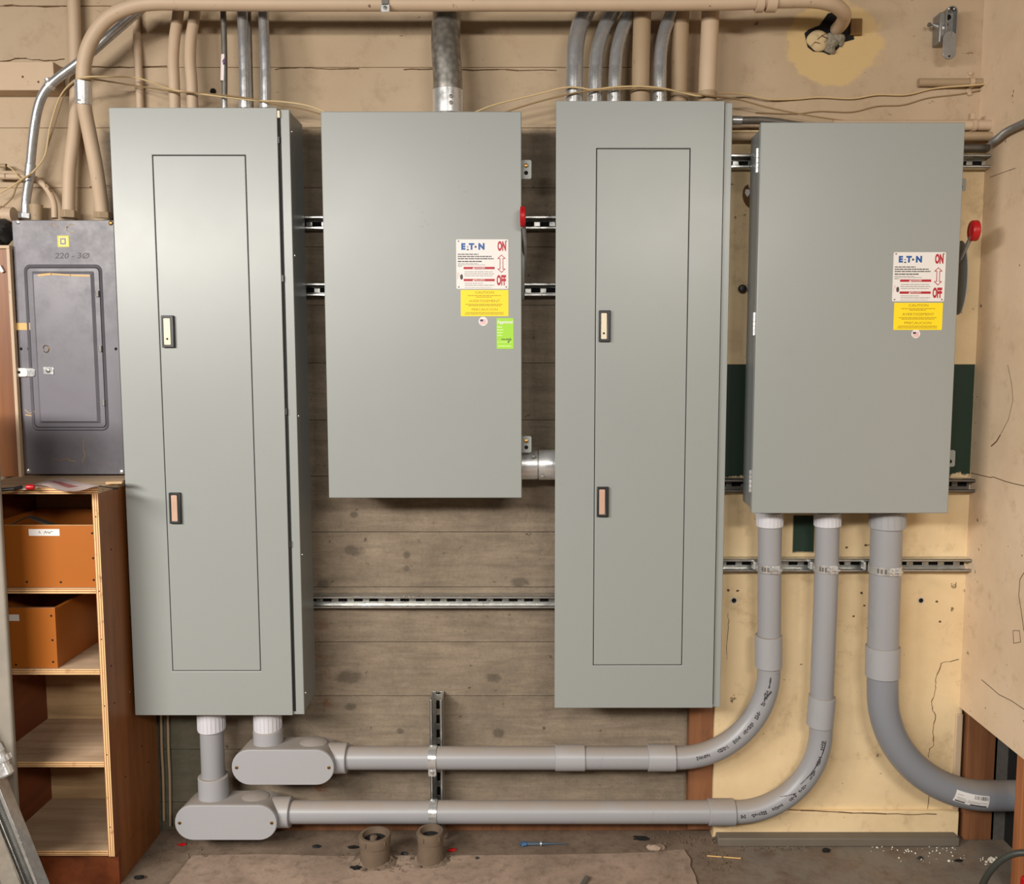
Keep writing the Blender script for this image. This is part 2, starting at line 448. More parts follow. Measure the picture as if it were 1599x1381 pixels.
# concrete wall: boards printed into it, each a hair in or out of the next
bm = bmn(); zj = [-.06, .094, .279, .464, .648, .834, 1.018]
while zj[-1] < 3.0: zj.append(zj[-1] + .1835)
rw = random.Random(3); XS = W(1003, 100, 0).x
for a, b in zip(zj, zj[1:]):
    off = rw.uniform(-.0015, .0015)
    box(bm, -2.4, XS if b > 2.1 else XR + .12, off, .12, a + .0009, b - .0009)
box(bm, -2.4, XR + .12, .005, .13, -.06, 3.05); box(bm, XS, XR + .12, -.001, .1, 2.1, 3.05)
wall = struct('wall_back', bm, M['wall'], .0012)
# cream plaster lining on the right
XL = W(1114, 1200, Yp).x; ZT = W(1400, 203, Yp).z
bm = bmn(); box(bm, XL, XR + .012, Yp, -.002, .0, ZT)
plas = struct('wall_back_right', bm, M['plaster'], .003)
# timber at the bottom left edge of the plaster
X0, X1, Z0, Z1 = rect(1075, 1100, 1113, 1265, -.04)
bm = bmn(); box(bm, X0, X1 + .01, -.042, -.004, .02, ZT - .02); struct('trim_1', bm, M['stud'], .002)
# right wall, its lower part broken away
ZB = W(1498, 1105, Yp).z
bm = bmn(); box(bm, XR, XR + .014, -1.6, .0, ZB, 3.05)
wr = struct('wall_right', bm, M['plaster_right'], .002)
bm = bmn(); box(bm, XR + .16, XR + .18, -1.6, .12, -.06, 3.05); struct('wall_cavity_shade', bm, M['gap'])  # black sheet behind the studs, standing in for the dark of the cavity
# floor, slab, baseboard, curb
bm = bmn(); box(bm, -2.6, 1.6, -4.2, .12, -.08, 0); struct('floor', bm, M['floor'])
bm = bmn()
e = [WZ(x, y, .007) for x, y in ((300, 1336), (420, 1334), (520, 1337), (600, 1336), (720, 1336), (840, 1335), (960, 1333), (1020, 1331), (1068, 1326), (1079, 1342), (1078, 1352), (1086, 1368), (1088, 1378), (1094, 1392))]
pts = [(p.x, p.y) for p in e] + [(e[-1].x + .05, -.9), (e[0].x - .05, -.9)]
top = [bm.verts.new((x, y, .007)) for x, y in pts]; bot = [bm.verts.new((x, y, -.001)) for x, y in pts]
bm.faces.new(top); bm.faces.new(list(reversed(bot)))
for k in range(len(pts)): bm.faces.new((top[k], bot[k], bot[(k + 1) % len(pts)], top[(k + 1) % len(pts)]))
struct('floor_slab', bm, M['slab'], .001)
z0, z1 = W(1300, 1307, -.07).z, W(1300, 1267, -.07).z
bm = bmn(); box(bm, XL, W(1497, 1285, -.07).x, -.072, Yp + .004, z0, z1); struct('baseboard_back', bm, M['plaster'], .004)
bm = bmn(); box(bm, W(1120, 1315, -.1).x, W(1496, 1315, -.1).x, -.112, Yp + .004, .0, W(1300, 1310, -.112).z); struct('trim_2', bm, M['curb'], .004)
bm = bmn(); box(bm, -1.2, XL, -.012, -.002, -.0, .045); struct('baseboard_left', bm, M['stud'], .002)
# concrete column near the left edge
xc = W(20, 1045, -.44).x
bm = bmn(); box(bm, xc - .30, xc, -.458, -.44, 0, 1.5); struct('trim_3', bm, M['column'], .006)
# studs behind the missing plasterboard
st = thing('wall_stud', 'brown stained stud in the gap beside the lower end of the widest grey pipe', 'stud', (XR + .06, -.05, 0), 'studs in the right wall')
X0, X1, _, _ = rect(1508, 1115, 1556, 1310, -.07)
bm = bmn(); box(bm, X0, X1, -.07, -.032, 0, ZB + .4)
for v in bm.verts: v.co.x = max(v.co.x, XR + .015)
part('post', bm, M['stud'], st, .002)
bm = bmn(); x = W(1513, 1300, -.07).x; box(bm, XR - .012, XR + .012, -.062, -.03, .0, ZB - .02)
part('splintered_edge', bm, M['beigewood'], st, .004, 'cream painted splintered edge')
st2 = thing('wall_stud', 'bright brown stud nearest the viewer in front of the bent grey pipe end', 'stud', (XR + .05, -.39, 0), 'studs in the right wall')
bm = bmn(); box(bm, XR + .016, XR + .105, -.41, -.372, 0, ZB + .4); part('post', bm, M['studbright'], st2, .002)
X0, X1, Z0, Z1 = rect(1561, 1150, 1577, 1222, -.1)
bm = bmn(); box(bm, X0, X1 + .02, -.07, -.055, Z0 - .3, ZB + .2)
solo('steel_strap', bm, M['emt_dull'], 'dark grey upright metal strip in the black gap between the two studs', 'strip')
# holes, cracks and joints
def crack(pix, Y, w, parent, name='crack'):
    pts = [(W(x, y, Y).x, W(x, y, Y).z) for x, y in pix]; out = []
    for (a, b), (c, d) in zip(pts, pts[1:]):
        for k in range(4):
            t = k / 4; out.append((a + (c - a) * t + random.uniform(-.0022, .0022), b + (d - b) * t + random.uniform(-.002, .002)))
    out.append(pts[-1]); bm = bmn(); ribbon(bm, out, w, Y); part(name, bm, M['crack'], parent, smooth=False)
crack([(1470, 1036), (1462, 1060), (1461, 1075), (1455, 1095), (1456, 1108), (1461, 1117), (1456, 1145), (1459, 1163), (1451, 1170), (1450, 1183)], Yp, .0022, plas)
crack([(1452, 1236), (1449, 1250), (1449, 1268)], Yp, .003, plas)
crack([(1470, 1036), (1497, 1030)], Yp, .002, plas)
crack([(1137, 958), (1138, 975), (1135, 1000), (1135, 1030)], Yp, .0016, plas)
crack([(1115, 1266), (1180, 1263), (1250, 1266), (1330, 1270), (1400, 1272), (1462, 1272)], -.073, .003, plas, 'joint_line')
def anchor(x, y, Y, parent):
    c = W(x, y, Y); bm = bmn()
    lathe(bm, c + Vector((0, .001, 0)), (0, -1, 0), ((0, .0105), (.002, .0105), (.002, .0075), (.0003, .007)), 20, False)
    part('anchor_ring', bm, M['zinc'], parent)
    bm = bmn(); cyl(bm, c + Vector((0, .002, 0)), c + Vector((0, -.0006, 0)), .0078, 16); part('anchor_hole', bm, M['hole'], parent)
anchor(1146, 938, Yp, plas); anchor(1438, 938, Yp, plas)
for x, y, s in ((1463, 940, .006), (1137, 922, .006), (1152, 923, .005), (1468, 971, .005), (1345, 926, .006), (1350, 946, .005), (1333, 963, .005), (1322, 855, .006), (1352, 852, .006)):
    c = W(x, y, Yp); bm = bmn(); pp = [(c.x + s * random.uniform(.5, 1.2) * math.cos(a), c.z + s * random.uniform(.4, .9) * math.sin(a)) for a in [k * math.tau / 9 for k in range(9)]]
    prism(bm, pp, Yp - .0008, Yp + .001); part('chip', bm, M['crack'], plas, smooth=False)
c = W(333, 143, 0); bm = bmn(); lathe(bm, c + Vector((0, .002, 0)), (0, -1, 0), ((0, .010), (.004, .010), (.004, .007), (.0005, .006)), 18, False); part('anchor_ring', bm, M['crack'], wall)
bm = bmn(); cyl(bm, c + Vector((0, .003, 0)), c - Vector((0, .0025, 0)), .0085, 16); part('anchor_hole', bm, M['hole'], wall)
for pix in ([(430, 108), (470, 105), (500, 108), (560, 107)], [(630, 109), (680, 107), (740, 110), (790, 109), (868, 110)], [(5, 8), (60, 10), (100, 9)], [(0, 96), (30, 91), (70, 95), (100, 92)], [(140, 104), (200, 105), (260, 103)], [(140, 292), (170, 290)]):
    crack(pix, -.0022, .003, wall)
def crackR(pix, w, parent):
    """line on the right wall"""
    pts = []
    for x, y in pix:
        u, v = (x - CX) / F, (y - CY) / F; d = Vector((u, cp - v * sp, -sp - v * cp)); p = CAM + d * (XR / d.x); pts.append(p)
    bm = bmn()
    for a, b in zip(pts, pts[1:]):
        d = (b - a); L = d.length; d /= L; obox(bm, (a + b) / 2 + Vector((-.0002, 0, 0)), d * L * .52, (.0006, 0, 0), d.cross(Vector((1, 0, 0))) * w / 2)
    part('crack', bm, M['crack'], parent, smooth=False)
crackR([(1517, 739), (1530, 742), (1547, 746), (1551, 745), (1570, 752), (1585, 756), (1599, 759)], .0022, wr)
crackR([(1574, 571), (1580, 600), (1582, 625), (1575, 655), (1562, 680)], .0011, wr)
crackR([(1562, 680), (1556, 690), (1548, 697)], .004, wr)
crackR([(1533, 1062), (1545, 1072), (1560, 1085), (1580, 1095), (1599, 1108)], .002, wr)
crackR([(1546, 277), (1565, 270), (1585, 263)], .0014, wr)
crackR([(1599, 895), (1593, 905), (1591, 930), (1595, 955), (1599, 985)], .002, wr)
crackR([(1582, 985), (1592, 985), (1594, 1003), (1583, 1005), (1582, 985)], .0016, wr)

# ================================================================== PANELBOARDS
def latch(parent, x0, y0, x1, y1, Y, matname, hole):
    X0, X1, Z0, Z1 = rect(x0, y0, x1, y1, Y)
    bm = bmn(); frame(bm, (X0, X1, Z0, Z1), (X0 + .006, X1 - .011, Z0 + .008, Z1 - .008), Y - .010, Y)
    b = part('latch_bezel', bm, M['black'], parent, .002)
    bm = bmn(); box(bm, X0 + .0055, X1 - .0105, Y - .008, Y + .001, Z0 + .0075, Z1 - .0075)
    part('latch_plate', bm, M[matname], b, .001, 'cream latch plate' if hole else 'copper toned latch plate')
    if hole:
        xm = (X0 + X1) / 2 - .0025; zk = Z0 + (Z1 - Z0) * .27
        bm = bmn(); cyl(bm, (xm, Y - .0078, zk), (xm, Y - .0088, zk), .003, 14); part('keyhole', bm, M['hole'], b)

def panelboard(label, cov_t, cov_b, fl_t, fl_b, door, latches, box_right, dot):
    """cov_*: left x, right x, y of the cover at top and bottom; fl_*: same for the trim flange"""
    Y = -.20
    L = W((cov_t[0] + cov_b[0]) / 2, (cov_t[2] + cov_b[2]) / 2, Y).x
    ymid = (cov_t[2] + cov_b[2]) / 2
    Rr = W((cov_t[1] + cov_b[1]) / 2, ymid, Y).x
    Zt, Zb = W(600, cov_t[2], Y).z, W(600, cov_b[2], Y).z
    FR = W((fl_t[1] + fl_b[1]) / 2, ymid, Y + .006).x
    t = thing('electrical_panel', label, 'electrical panel', ((L + FR) / 2, -.041, Zb), 'tall grey electrical panels')
    # box
    bm = bmn(); box(bm, L + .012, FR - .001, Y + .012, -.0415, Zb + .006, Zt - .006); bx = part('box', bm, M['panel_dark'], t, .003)
    # trim flange on the hinge side and behind the cover
    bm = bmn(); frame(bm, (L + .006, FR, Zb - .0005, Zt - .003), (L + .05, Rr - .03, Zb + .05, Zt - .05), Y + .006, Y + .013)
    part('trim_flange', bm, M['panel'], t, .0015)
    # cover with its inner door
    D = rect(*door, Y)
    g = .0022
    bm = bmn(); frame(bm, (L, Rr, Zb, Zt), (D[0] - g, D[1] + g, D[2] - g, D[3] + g), Y - .003, Y + .003); cv = part('cover', bm, M['panel'], t, .0015)
    bm = bmn(); box(bm, D[0] - .01, D[1] + .01, Y + .0032, Y + .005, D[2] - .01, D[3] + .01); part('door_gap_shade', bm, M['gap'], cv)  # black sheet behind the door paints in the shade of its gap
    bm = bmn(); box(bm, D[0], D[1], Y - .0032, Y + .003, D[2], D[3]); dr = part('inner_door', bm, M['panel'], t, .002)
    for (a, b, c, d), m, h in latches: latch(dr, a, b, c, d, Y - .0032, m, h)
    if dot:    # cover sits a little open: dark slit with hinge tabs
        bm = bmn(); box(bm, Rr + .0005, Rr + .008, Y + .0045, Y + .0062, Zb + .01, Zt - .004); part('open_slit', bm, M['gap'], t)  # black strip paints in the shade of the slit
        for x, y in ((434.5, 219), (441, 435), (446.5, 643), (452.5, 850)):
            X0, X1, Z0, Z1 = rect(x - 2.2, y - 5, x + 2.2, y + 5, Y + .002); bm = bmn(); box(bm, X0, X1, Y - .001, Y + .006, Z0, Z1); part('hinge_tab', bm, M['black'], t)
        X0, X1, Z0, Z1 = rect(431, 172.5, 437, 184, Y); bm = bmn(); box(bm, X0, X1, Y - .001, Y + .006, Z0, Z1); part('spring_clip', bm, M['latch_cream'], t, .001)
        for z in (Zt - .06, Zt - .42, Zt - .9, Zb + .5, Zb + .06):
            bm = bmn(); lathe(bm, (FR - .002, Y + .03, z), (1, 0, 0), ((0, .005), (.003, .004), (.004, 0)), 14); part('side_screw', bm, M['zinc'], bx)
    else:
        bm = bmn(); box(bm, Rr + .0005, Rr + .003, Y + .0045, Y + .0062, Zb + .01, Zt - .004); part('seam', bm, M['gap'], t)
    return t, (L, Rr, FR, Zb, Zt)

P1, G1 = panelboard('tall grey electrical panel on the left, its cover sprung slightly open at the right',
    (170, 431, 168.5), (212, 459, 1117), (431, 452, 170), (459, 475, 1117), (255, 243.5, 395, 1047),
    [((254, 493, 273.5, 543), 'latch_cream', True), ((266, 769, 284, 817.5), 'latch_copper', False)], 472, True)
P2, G2 = panelboard('tall grey electrical panel between the two wide disconnect boxes, its cover closed',
    (869, 1132.5, 158), (865, 1111.5, 1105.5), (1132.5, 1145, 158), (1111.5, 1124, 1106), (929.5, 233, 1070.5, 1038),
    [((935, 485, 953, 534), 'latch_cream', True), ((932, 760, 950, 807), 'latch_copper', False)], 1140, False)

# ================================================================== DISCONNECT SWITCHES
def lines(parent, X, Z, Y, rows, mat, name='small_print'):
    bm = bmn(); rr = random.Random(5)
    for v, u0, u1, h in rows:
        u = u0
        while u < u1 - .005:
            w = min(rr.uniform(.03, .09), u1 - u)
            box(bm, X(u), X(u + w * .86), Y - .0004, Y, Z(v + h / 2), Z(v - h / 2)); u += w
    return part(name, bm, mat, parent, smooth=False)

def rating_plate(parent, x0, y0, x1, y1, Y):
    X0, X1, Z0, Z1 = rect(x0, y0, x1, y1, Y); w, h = X1 - X0, Z1 - Z0
    X = lambda u: X0 + u * w
    Z = lambda v: Z1 - v * h
    bm = bmn(); prism(bm, rrect(X0, X1, Z0, Z1, .004), Y - .0015, Y); pl = part('rating_plate', bm, M['white'], parent, 0, 'white plate lettered ON and OFF in red')
    y = Y - .0015
    # maker's mark: E, two slivers, T, dot, N in blue
    s = .165 * h
    for ch, u in (('E', .135), ('T', .295), ('N', .485)): text('logo_letter', ch, M['inkblue'], pl, X(u), Z(.15), y, s, .98 if ch != 'N' else 1.0, bold=.0016)
    bm = bmn()
    for u, v, a, b in ((.222, .205, .026, .012), (.222, .15, .014, .010)):
        prism(bm, [(X(u - a), Z(v + b)), (X(u + a), Z(v + b)), (X(u + a * .5), Z(v - b)), (X(u - a * .5), Z(v - b))], y - .0005, y)
    part('logo_sliver', bm, M['inknavy'], pl, smooth=False)
    bm = bmn(); cyl(bm, (X(.372), y, Z(.15)), (X(.372), y - .0005, Z(.15)), .02 * w, 16); part('logo_dot', bm, M['inknavy'], pl)
    text('on_lettering', 'ON', M['inkred'], pl, X(.875), Z(.145), y, .25 * h, .44, bold=.002)
    text('off_lettering', 'OFF', M['inkred'], pl, X(.862), Z(.835), y, .27 * h, .40, bold=.002)
    # double-headed outlined arrow
    o = [(.865, .315), (.935, .385), (.892, .385), (.892, .595), (.935, .595), (.865, .665), (.795, .595), (.838, .595), (.838, .385), (.795, .385)]
    bm = bmn(); pp = [(X(u), Z(v)) for u, v in o]
    for a, b in zip(pp, pp[1:] + pp[:1]):
        d = Vector((b[0] - a[0], 0, b[1] - a[1])); L = d.length; d /= L
        obox(bm, ((a[0] + b[0]) / 2, y - .0002, (a[1] + b[1]) / 2), d * (L / 2 + .0004), (0, .0003, 0), Vector((-d.z, 0, d.x)) * .0009)
    part('double_arrow', bm, M['inkred'], pl, smooth=False)
    lines(pl, X, Z, y, [(.30, .03, .43, .018), (.345, .03, .68, .02), (.39, .03, .72, .02), (.445, .03, .5, .022)], M['ink'])
    lines(pl, X, Z, y, [(.49, .03, .42, .012), (.515, .03, .56, .01), (.54, .03, .12, .014), (.655, .16, .70, .012), (.695, .15, .73, .013), (.735, .16, .70, .012), (.885, .16, .52, .011), (.925, .16, .73, .013), (.97, .16, .68, .008)], M['inkgrey'])
    for v, wd in ((.577, 'DANGER'), (.820, 'PELIGRO')):
        bm = bmn(); box(bm, X(.14), X(.735), y - .0004, y, Z(v + .024), Z(v - .024)); b = part('red_bar', bm, M['inkred'], pl, smooth=False)
        text('bar_lettering', wd, M['white'], pl, X(.45), Z(v), y - .0005, .05 * h, 1.1)
        bm = bmn(); prism(bm, [(X(.31), Z(v + .02)), (X(.35), Z(v + .02)), (X(.33), Z(v - .022))], y - .0008, y - .0003); part('warning_triangle', bm, M['white'], pl, smooth=False)
    bm = bmn(); prism(bm, [(X(.1 + .026 * math.cos(a)), Z(.757 + .056 * math.sin(a))) for a in [k * math.tau / 18 for k in range(18)]], y - .0006, y); part('oval_mark', bm, M['ink'], pl, smooth=False)
    bm = bmn()
    for a, b in (((.04, .68), (.07, .74)), ((.07, .74), (.075, .79)), ((.03, .66), (.02, .8))):
        pa, pb = (X(a[0]), Z(a[1])), (X(b[0]), Z(b[1])); ribbon(bm, [pa, pb], .0008, y)
    part('sketch_line', bm, M['inkpink'], pl, smooth=False)
    for u, v in ((.045, .035), (.955, .035), (.045, .96), (.955, .96)):
        bm = bmn(); lathe(bm, (X(u), y, Z(v)), (0, -1, 0), ((0, .0024), (.001, .002), (.0014, 0)), 12); part('rivet', bm, M['emt_dull'], pl)

def yellow_label(parent, x0, y0, x1, y1, Y):
    X0, X1, Z0, Z1 = rect(x0, y0, x1, y1, Y); w, h = X1 - X0, Z1 - Z0
    X = lambda u: X0 + u * w
    Z = lambda v: Z1 - v * h
    bm = bmn(); prism(bm, rrect(X0, X1, Z0, Z1, .002), Y - .0008, Y); pl = part('caution_label', bm, M['yellow'], parent, 0, 'yellow caution label in three languages')
    y = Y - .0008
    text('caution_lettering', 'CAUTION', M['inkyellow'], pl, X(.5), Z(.10), y, .13 * h, 1.25)
    text('caution_lettering', 'AVERTISSEMENT', M['inkyellow'], pl, X(.5), Z(.425), y, .13 * h, 1.25)
    text('caution_lettering', 'PRECAUCION', M['inkyellow'], pl, X(.5), Z(.745), y, .13 * h, 1.25)
    lines(pl, X, Z, y, [(.215, .15, .85, .022), (.27, .32, .66, .022), (.545, .1, .88, .022), (.60, .16, .84, .022), (.86, .1, .9, .022), (.92, .08, .9, .022)], M['inkyellow'])

def flag_sticker(parent, x, y, r, Y):
    c = W(x, y, Y); R = r * (c.y - CAM.y) / F
    bm = bmn(); cyl(bm, c, c + Vector((0, -.0007, 0)), R, 26); pl = part('flag_sticker', bm, M['white'], parent, 0, 'round white sticker with a small striped flag')
    yy = c.y - .0007
    bm = bmn(); box(bm, c.x - R * .68, c.x, yy - .0006, yy, c.z, c.z + R * .42); part('flag_canton', bm, M['inknavy'], pl, smooth=False)
    bm = bmn()
    for k in range(5):
        z = c.z + R * (.42 - .24 * k); box(bm, (c.x if k < 2 else c.x - R * .68), c.x + R * .68, yy - .0004, yy, z - R * .12, z)
    part('flag_stripe', bm, M['inkpink'], pl, smooth=False)

def ear(parent, x0, y0, x1, y1, Y, bolt=True):
    X0, X1, Z0, Z1 = rect(x0, y0, x1, y1, Y); h = Z1 - Z0
    bm = bmn(); prism(bm, rrect(X0 - .03, X1, Z0, Z1, .006), Y - .003, Y); e = part('mounting_ear', bm, M['panel'], parent, .001)
    bm = bmn(); box(bm, X1 - .006, X1, Y, Y + .012, Z0 + .004, Z1 - .004); part('ear_flange', bm, M['panel'], e)
    xm = X1 - .016
    if bolt:
        bm = bmn(); lathe(bm, (xm, Y - .003, Z1 - h * .3), (0, -1, 0), ((0, .007), (.005, .006), (.006, .003), (.006, 0)), 6); part('bolt', bm, M['brass'], e)
    bm = bmn(); cyl(bm, (xm, Y - .0025, Z0 + h * .32), (xm, Y - .0036, Z0 + h * .32), .006, 16); part('bolt_hole', bm, M['hole'], e)

def disconnect(label, corners, Y, Yback, plate, yel, flag, inset):
    xl, yt, xr, yb = corners; X0, X1, Z0, Z1 = rect(xl, yt, xr, yb, Y)
    t = thing('disconnect_switch', label, 'disconnect switch', ((X0 + X1) / 2, Yback, Z0), 'wide grey disconnect switches')
    bm = bmn(); box(bm, X0 + inset, X1 - .012, Y + .012, Yback, Z0 + .012, Z1 - .008); part('box', bm, M['panel_dark'], t, .003)
    bm = bmn(); box(bm, X0, X1, Y, Y + .022, Z0, Z1); d = part('door', bm, M['panel'], t, .0025)
    rating_plate(d, *plate, Y); yellow_label(d, *yel, Y); flag_sticker(d, *flag, Y)
    return t, d, (X0, X1, Z0, Z1)

S1, D1, B1 = disconnect('wide grey disconnect box between the two tall panels, bearing a lime green approval sticker', (507, 174, 814.5, 778), -.20, -.0415,
    (712.5, 374, 794, 451.5), (719.5, 453, 794, 494), (754.5, 502, 7), .014)
S2, D2, B2 = disconnect('wide grey disconnect box on the cream wall with three grey pipes below it', (1181, 191, 1494, 802), -.25, -.0965,
    (1394, 394, 1475.5, 471), (1395.5, 473, 1471.5, 515.5), (1430, 521.5, 6.8), .009)
# lime approval sticker on the first
X0, X1, Z0, Z1 = rect(775.5, 497, 802, 545, -.20); w, h = X1 - X0, Z1 - Z0
bm = bmn(); prism(bm, rrect(X0, X1, Z0, Z1, .002), -.2008, -.2); gs = part('approval_sticker', bm, M['green'], D1, 0, 'lime green approval sticker')
text('sticker_lettering', 'Approved', M['white'], gs, (X0 + X1) / 2, Z1 - h * .13, -.2008, h * .14, .88, bold=.0004)
lines(gs, lambda u: X0 + u * w, lambda v: Z1 - v * h, -.2008, [(.29, .04, .32, .03), (.38, .04, .4, .03), (.47, .04, .38, .03), (.56, .04, .32, .03), (.78, .05, .9, .02), (.91, .1, .85, .03)], M['palegreen'])
bm = bmn(); sq = [(.28, .68), (.36, .70), (.40, .67), (.45, .71), (.5, .68), (.58, .71), (.62, .67), (.72, .70), (.78, .66), (.86, .70), (.70, .74), (.66, .80), (.74, .77), (.78, .74)]
ribbon(bm, [(X0 + u * w, Z1 - v * h) for u, v in sq], .0018, -.2008); part('signature', bm, M['ink'], gs, smooth=False)
# scuffs on the first door
bm = bmn()
for x, y in ((716, 291), (724, 299), (729, 300), (641, 317), (652, 325), (660, 332), (664, 345), (668, 351), (659, 354), (733, 224), (740, 627), (805, 284)):
    c = W(x, y, -.2); a = random.uniform(0, 3.1); d = Vector((math.cos(a), 0, math.sin(a))); obox(bm, c + Vector((0, -.0001, 0)), d * random.uniform(.002, .005), (0, .0002, 0), Vector((-d.z, 0, d.x)) * .0008)
part('scuff_mark', bm, M['inkgrey'], D1, smooth=False)
ear(S1, 815, 250, 830, 280, -.17); ear(S1, 815, 681, 830, 707, -.17)
ear(S2, 1496, 279, 1508, 299, -.15, False); ear(S2, 1481, 703, 1491, 729, -.15, False)
# hinges on the second
for x, y0, y1 in ((1182.5, 232, 270), (1178, 488, 524), (1172, 734, 769)):
    X0, X1, Z0, Z1 = rect(x - 2.6, y0, x + 2.6, y1, -.236); bm = bmn()
    n = 5
    for k in range(n): a = Z0 + (Z1 - Z0) * k / n; cyl(bm, ((X0 + X1) / 2, -.236, a + .0006), ((X0 + X1) / 2, -.236, a + (Z1 - Z0) / n - .0006), .0055, 14)
    part('hinge', bm, M['zinc'], S2)
# handles
def handle(parent, x, y, Yk, axis, r, th, lever, plate):
    c = W(x, y, Yk); hd = None
    bm = bmn(); pa, pb = lever; tube(bm, [W(*pa), W(*pb), c], .006, 10); hd = part('operating_lever', bm, M['body_grey'], parent)
    bm = bmn(); lathe(bm, c - Vector(axis).normalized() * th / 2, axis, ((-.001, 0), (0, r * .45), (.001, r * .5), (.0015, r * .66), (0, r * .72), (0, r * .92), (.003, r), (th - .003, r), (th, r * .92), (th, 0)), 30)
    part('red_knob', bm, M['red'], hd, 0, 'round red knob')
    x0, y0, x1, y1, Ya, Yb = plate; X0, X1, Z0, Z1 = rect(x0, y0, x1, y1, (Ya + Yb) / 2)
    bm = bmn(); n = 16; zc, zh = (Z0 + Z1) / 2, (Z1 - Z0) / 2; yc, yh = (Ya + Yb) / 2, abs(Yb - Ya) / 2
    pts = [(yc + yh * math.cos(a), zc + zh * math.sin(a)) for a in [k * math.tau / 28 for k in range(28)]]
    va = [bm.verts.new((X0, p, q)) for p, q in pts]; vb = [bm.verts.new((X1, p, q)) for p, q in pts]
    bm.faces.new(va); bm.faces.new(list(reversed(vb)))
    for k in range(28): bm.faces.new((va[k], vb[k], vb[(k + 1) % 28], va[(k + 1) % 28]))
    part('lever_plate', bm, M['panel'], hd)
handle(S1, 816.5, 338.5, -.235, (1, 0, 0), .030, .016, ((819, 420, -.14), (820, 375, -.19)), (815, 355, 819, 470, -.17, -.06))
handle(S2, 1521, 360.5, -.225, (1, -.12, 0), .030, .02, ((1492, 412, -.17), (1500, 405, -.19)), (1497.5, 376, 1499, 492, -.212, -.11))

# ================================================================== OLD LOAD CENTRE
Yl = -.10
X0, X1, Z0, Z1 = rect(29, 344, 186, 741, Yl)
t = thing('load_center', 'old violet grey breaker box with handwritten 220, above the wooden shelf', 'breaker box', ((X0 + X1) / 2, 0, Z0))
bm = bmn(); box(bm, X0 + .006, X1 - .012, Yl + .006, -.002, Z0 + .01, Z1 - .012); part('box', bm, M['loadcenter'], t, .002)
bm = bmn(); prism(bm, rrect(X0, X1, Z0, Z1, .004), Yl, Yl + .006); cov = part('cover', bm, M['loadcenter'], t, .0015)
A = rect(43.5, 413, 165, 673, Yl); Bq = rect(48, 418, 161, 668, Yl); Dq = rect(57, 424, 153, 661, Yl)
def rring(bm, o, i, ro, ri, y0, y1, zlist=None):
    a = rrect(*o, ro); b = rrect(*i, ri); n = len(a)
    va = [bm.verts.new((x, y0, z)) for x, z in a]; vb = [bm.verts.new((x, y1, z)) for x, z in b]
    for k in range(n): bm.faces.new((va[k], va[(k + 1) % n], vb[(k + 1) % n], vb[k]))
    return va, vb
bm = bmn()      # pressed rim
rring(bm, A, (A[0] + .004, A[1] - .004, A[2] + .004, A[3] - .004), .02, .017, Yl, Yl - .005)
rring(bm, (A[0] + .004, A[1] - .004, A[2] + .004, A[3] - .004), Bq, .017, .012, Yl - .005, Yl - .0005)
part('pressed_rim', bm, M['loadcenter'], cov)
bm = bmn(); rring(bm, Bq, (Bq[0] + .003, Bq[1] - .003, Bq[2] + .003, Bq[3] - .003), .012, .01, Yl - .0006, Yl - .0004); part('door_gap', bm, M['gap'], cov)
bm = bmn(); E = (Bq[0] + .0025, Bq[1] - .0025, Bq[2] + .0025, Bq[3] - .0025); Fq = (Dq[0], Dq[1], Dq[2], Dq[3]); G = (Dq[0] + .008, Dq[1] - .008, Dq[2] + .007, Dq[3] - .009)
rring(bm, E, Fq, .011, .004, Yl - .002, Yl - .003); _, vb = rring(bm, Fq, G, .004, .003, Yl - .003, Yl - .011); bm.faces.new(vb)
dr = part('door', bm, M['loadcenter'], t)
for x, y in ((152.5, 459), (157, 545), (162, 629)):
    c = W(x, y, Yl - .004); bm = bmn(); cyl(bm, c - Vector((0, 0, .009)), c + Vector((0, 0, .009)), .005, 12); part('hinge', bm, M['body_grey'], dr)
c = W(76, 579, Yl - .011); bm = bmn(); box(bm, c.x - .016, c.x + .016, Yl - .0135, Yl - .011, c.z - .012, c.z + .012); k = part('latch_plate', bm, M['zinc'], dr, .001)
bm = bmn(); lathe(bm, (c.x, Yl - .0135, c.z), (0, -1, 0), ((0, .007), (.003, .006), (.004, 0)), 14); part('latch_lock', bm, M['emt_dull'], dr)
c = W(72, 545, Yl - .011); bm = bmn(); tube(bm, [c + Vector((.0095 * math.cos(a) * .9, -.001, .011 * math.sin(a))) for a in [q * math.tau / 20 for q in range(21)]], .0011, 6); part('pull_ring', bm, M['brass'], dr)
for x, y in ((28, 347), (173, 348.5), (45, 736), (190, 737)):
    c = W(x, y, Yl); bm = bmn(); lathe(bm, c, (0, -1, 0), ((0, .0075), (.003, .006), (.0045, .002), (.0045, 0)), 16); part('cover_screw', bm, M['zinc'] if x != 173 else M['brass'], cov)
for x, y in ((33, 545), (45, 545), (181, 545)):
    c = W(x, y, Yl); bm = bmn(); cyl(bm, c, c + Vector((0, -.0006, 0)), .0045, 12); part('punched_hole', bm, M['hole'], cov)
X0, X1, Z0, Z1 = rect(90, 368, 108, 386, Yl)
bm = bmn(); frame(bm, (X0, X1, Z0, Z1), (X0 + .004, X1 - .004, Z0 + .004, Z1 - .004), Yl - .0007, Yl); mk = part('square_emblem', bm, plain('faded_yellow', (206, 200, 72), .5), cov, label='yellow square emblem')
bm = bmn(); frame(bm, (X0 + .008, X1 - .010, Z0 + .008, Z1 - .008), (X0 + .0115, X1 - .014, Z0 + .012, Z1 - .012), Yl - .0007, Yl); part('emblem_letter', bm, M['loadcenter'], mk)
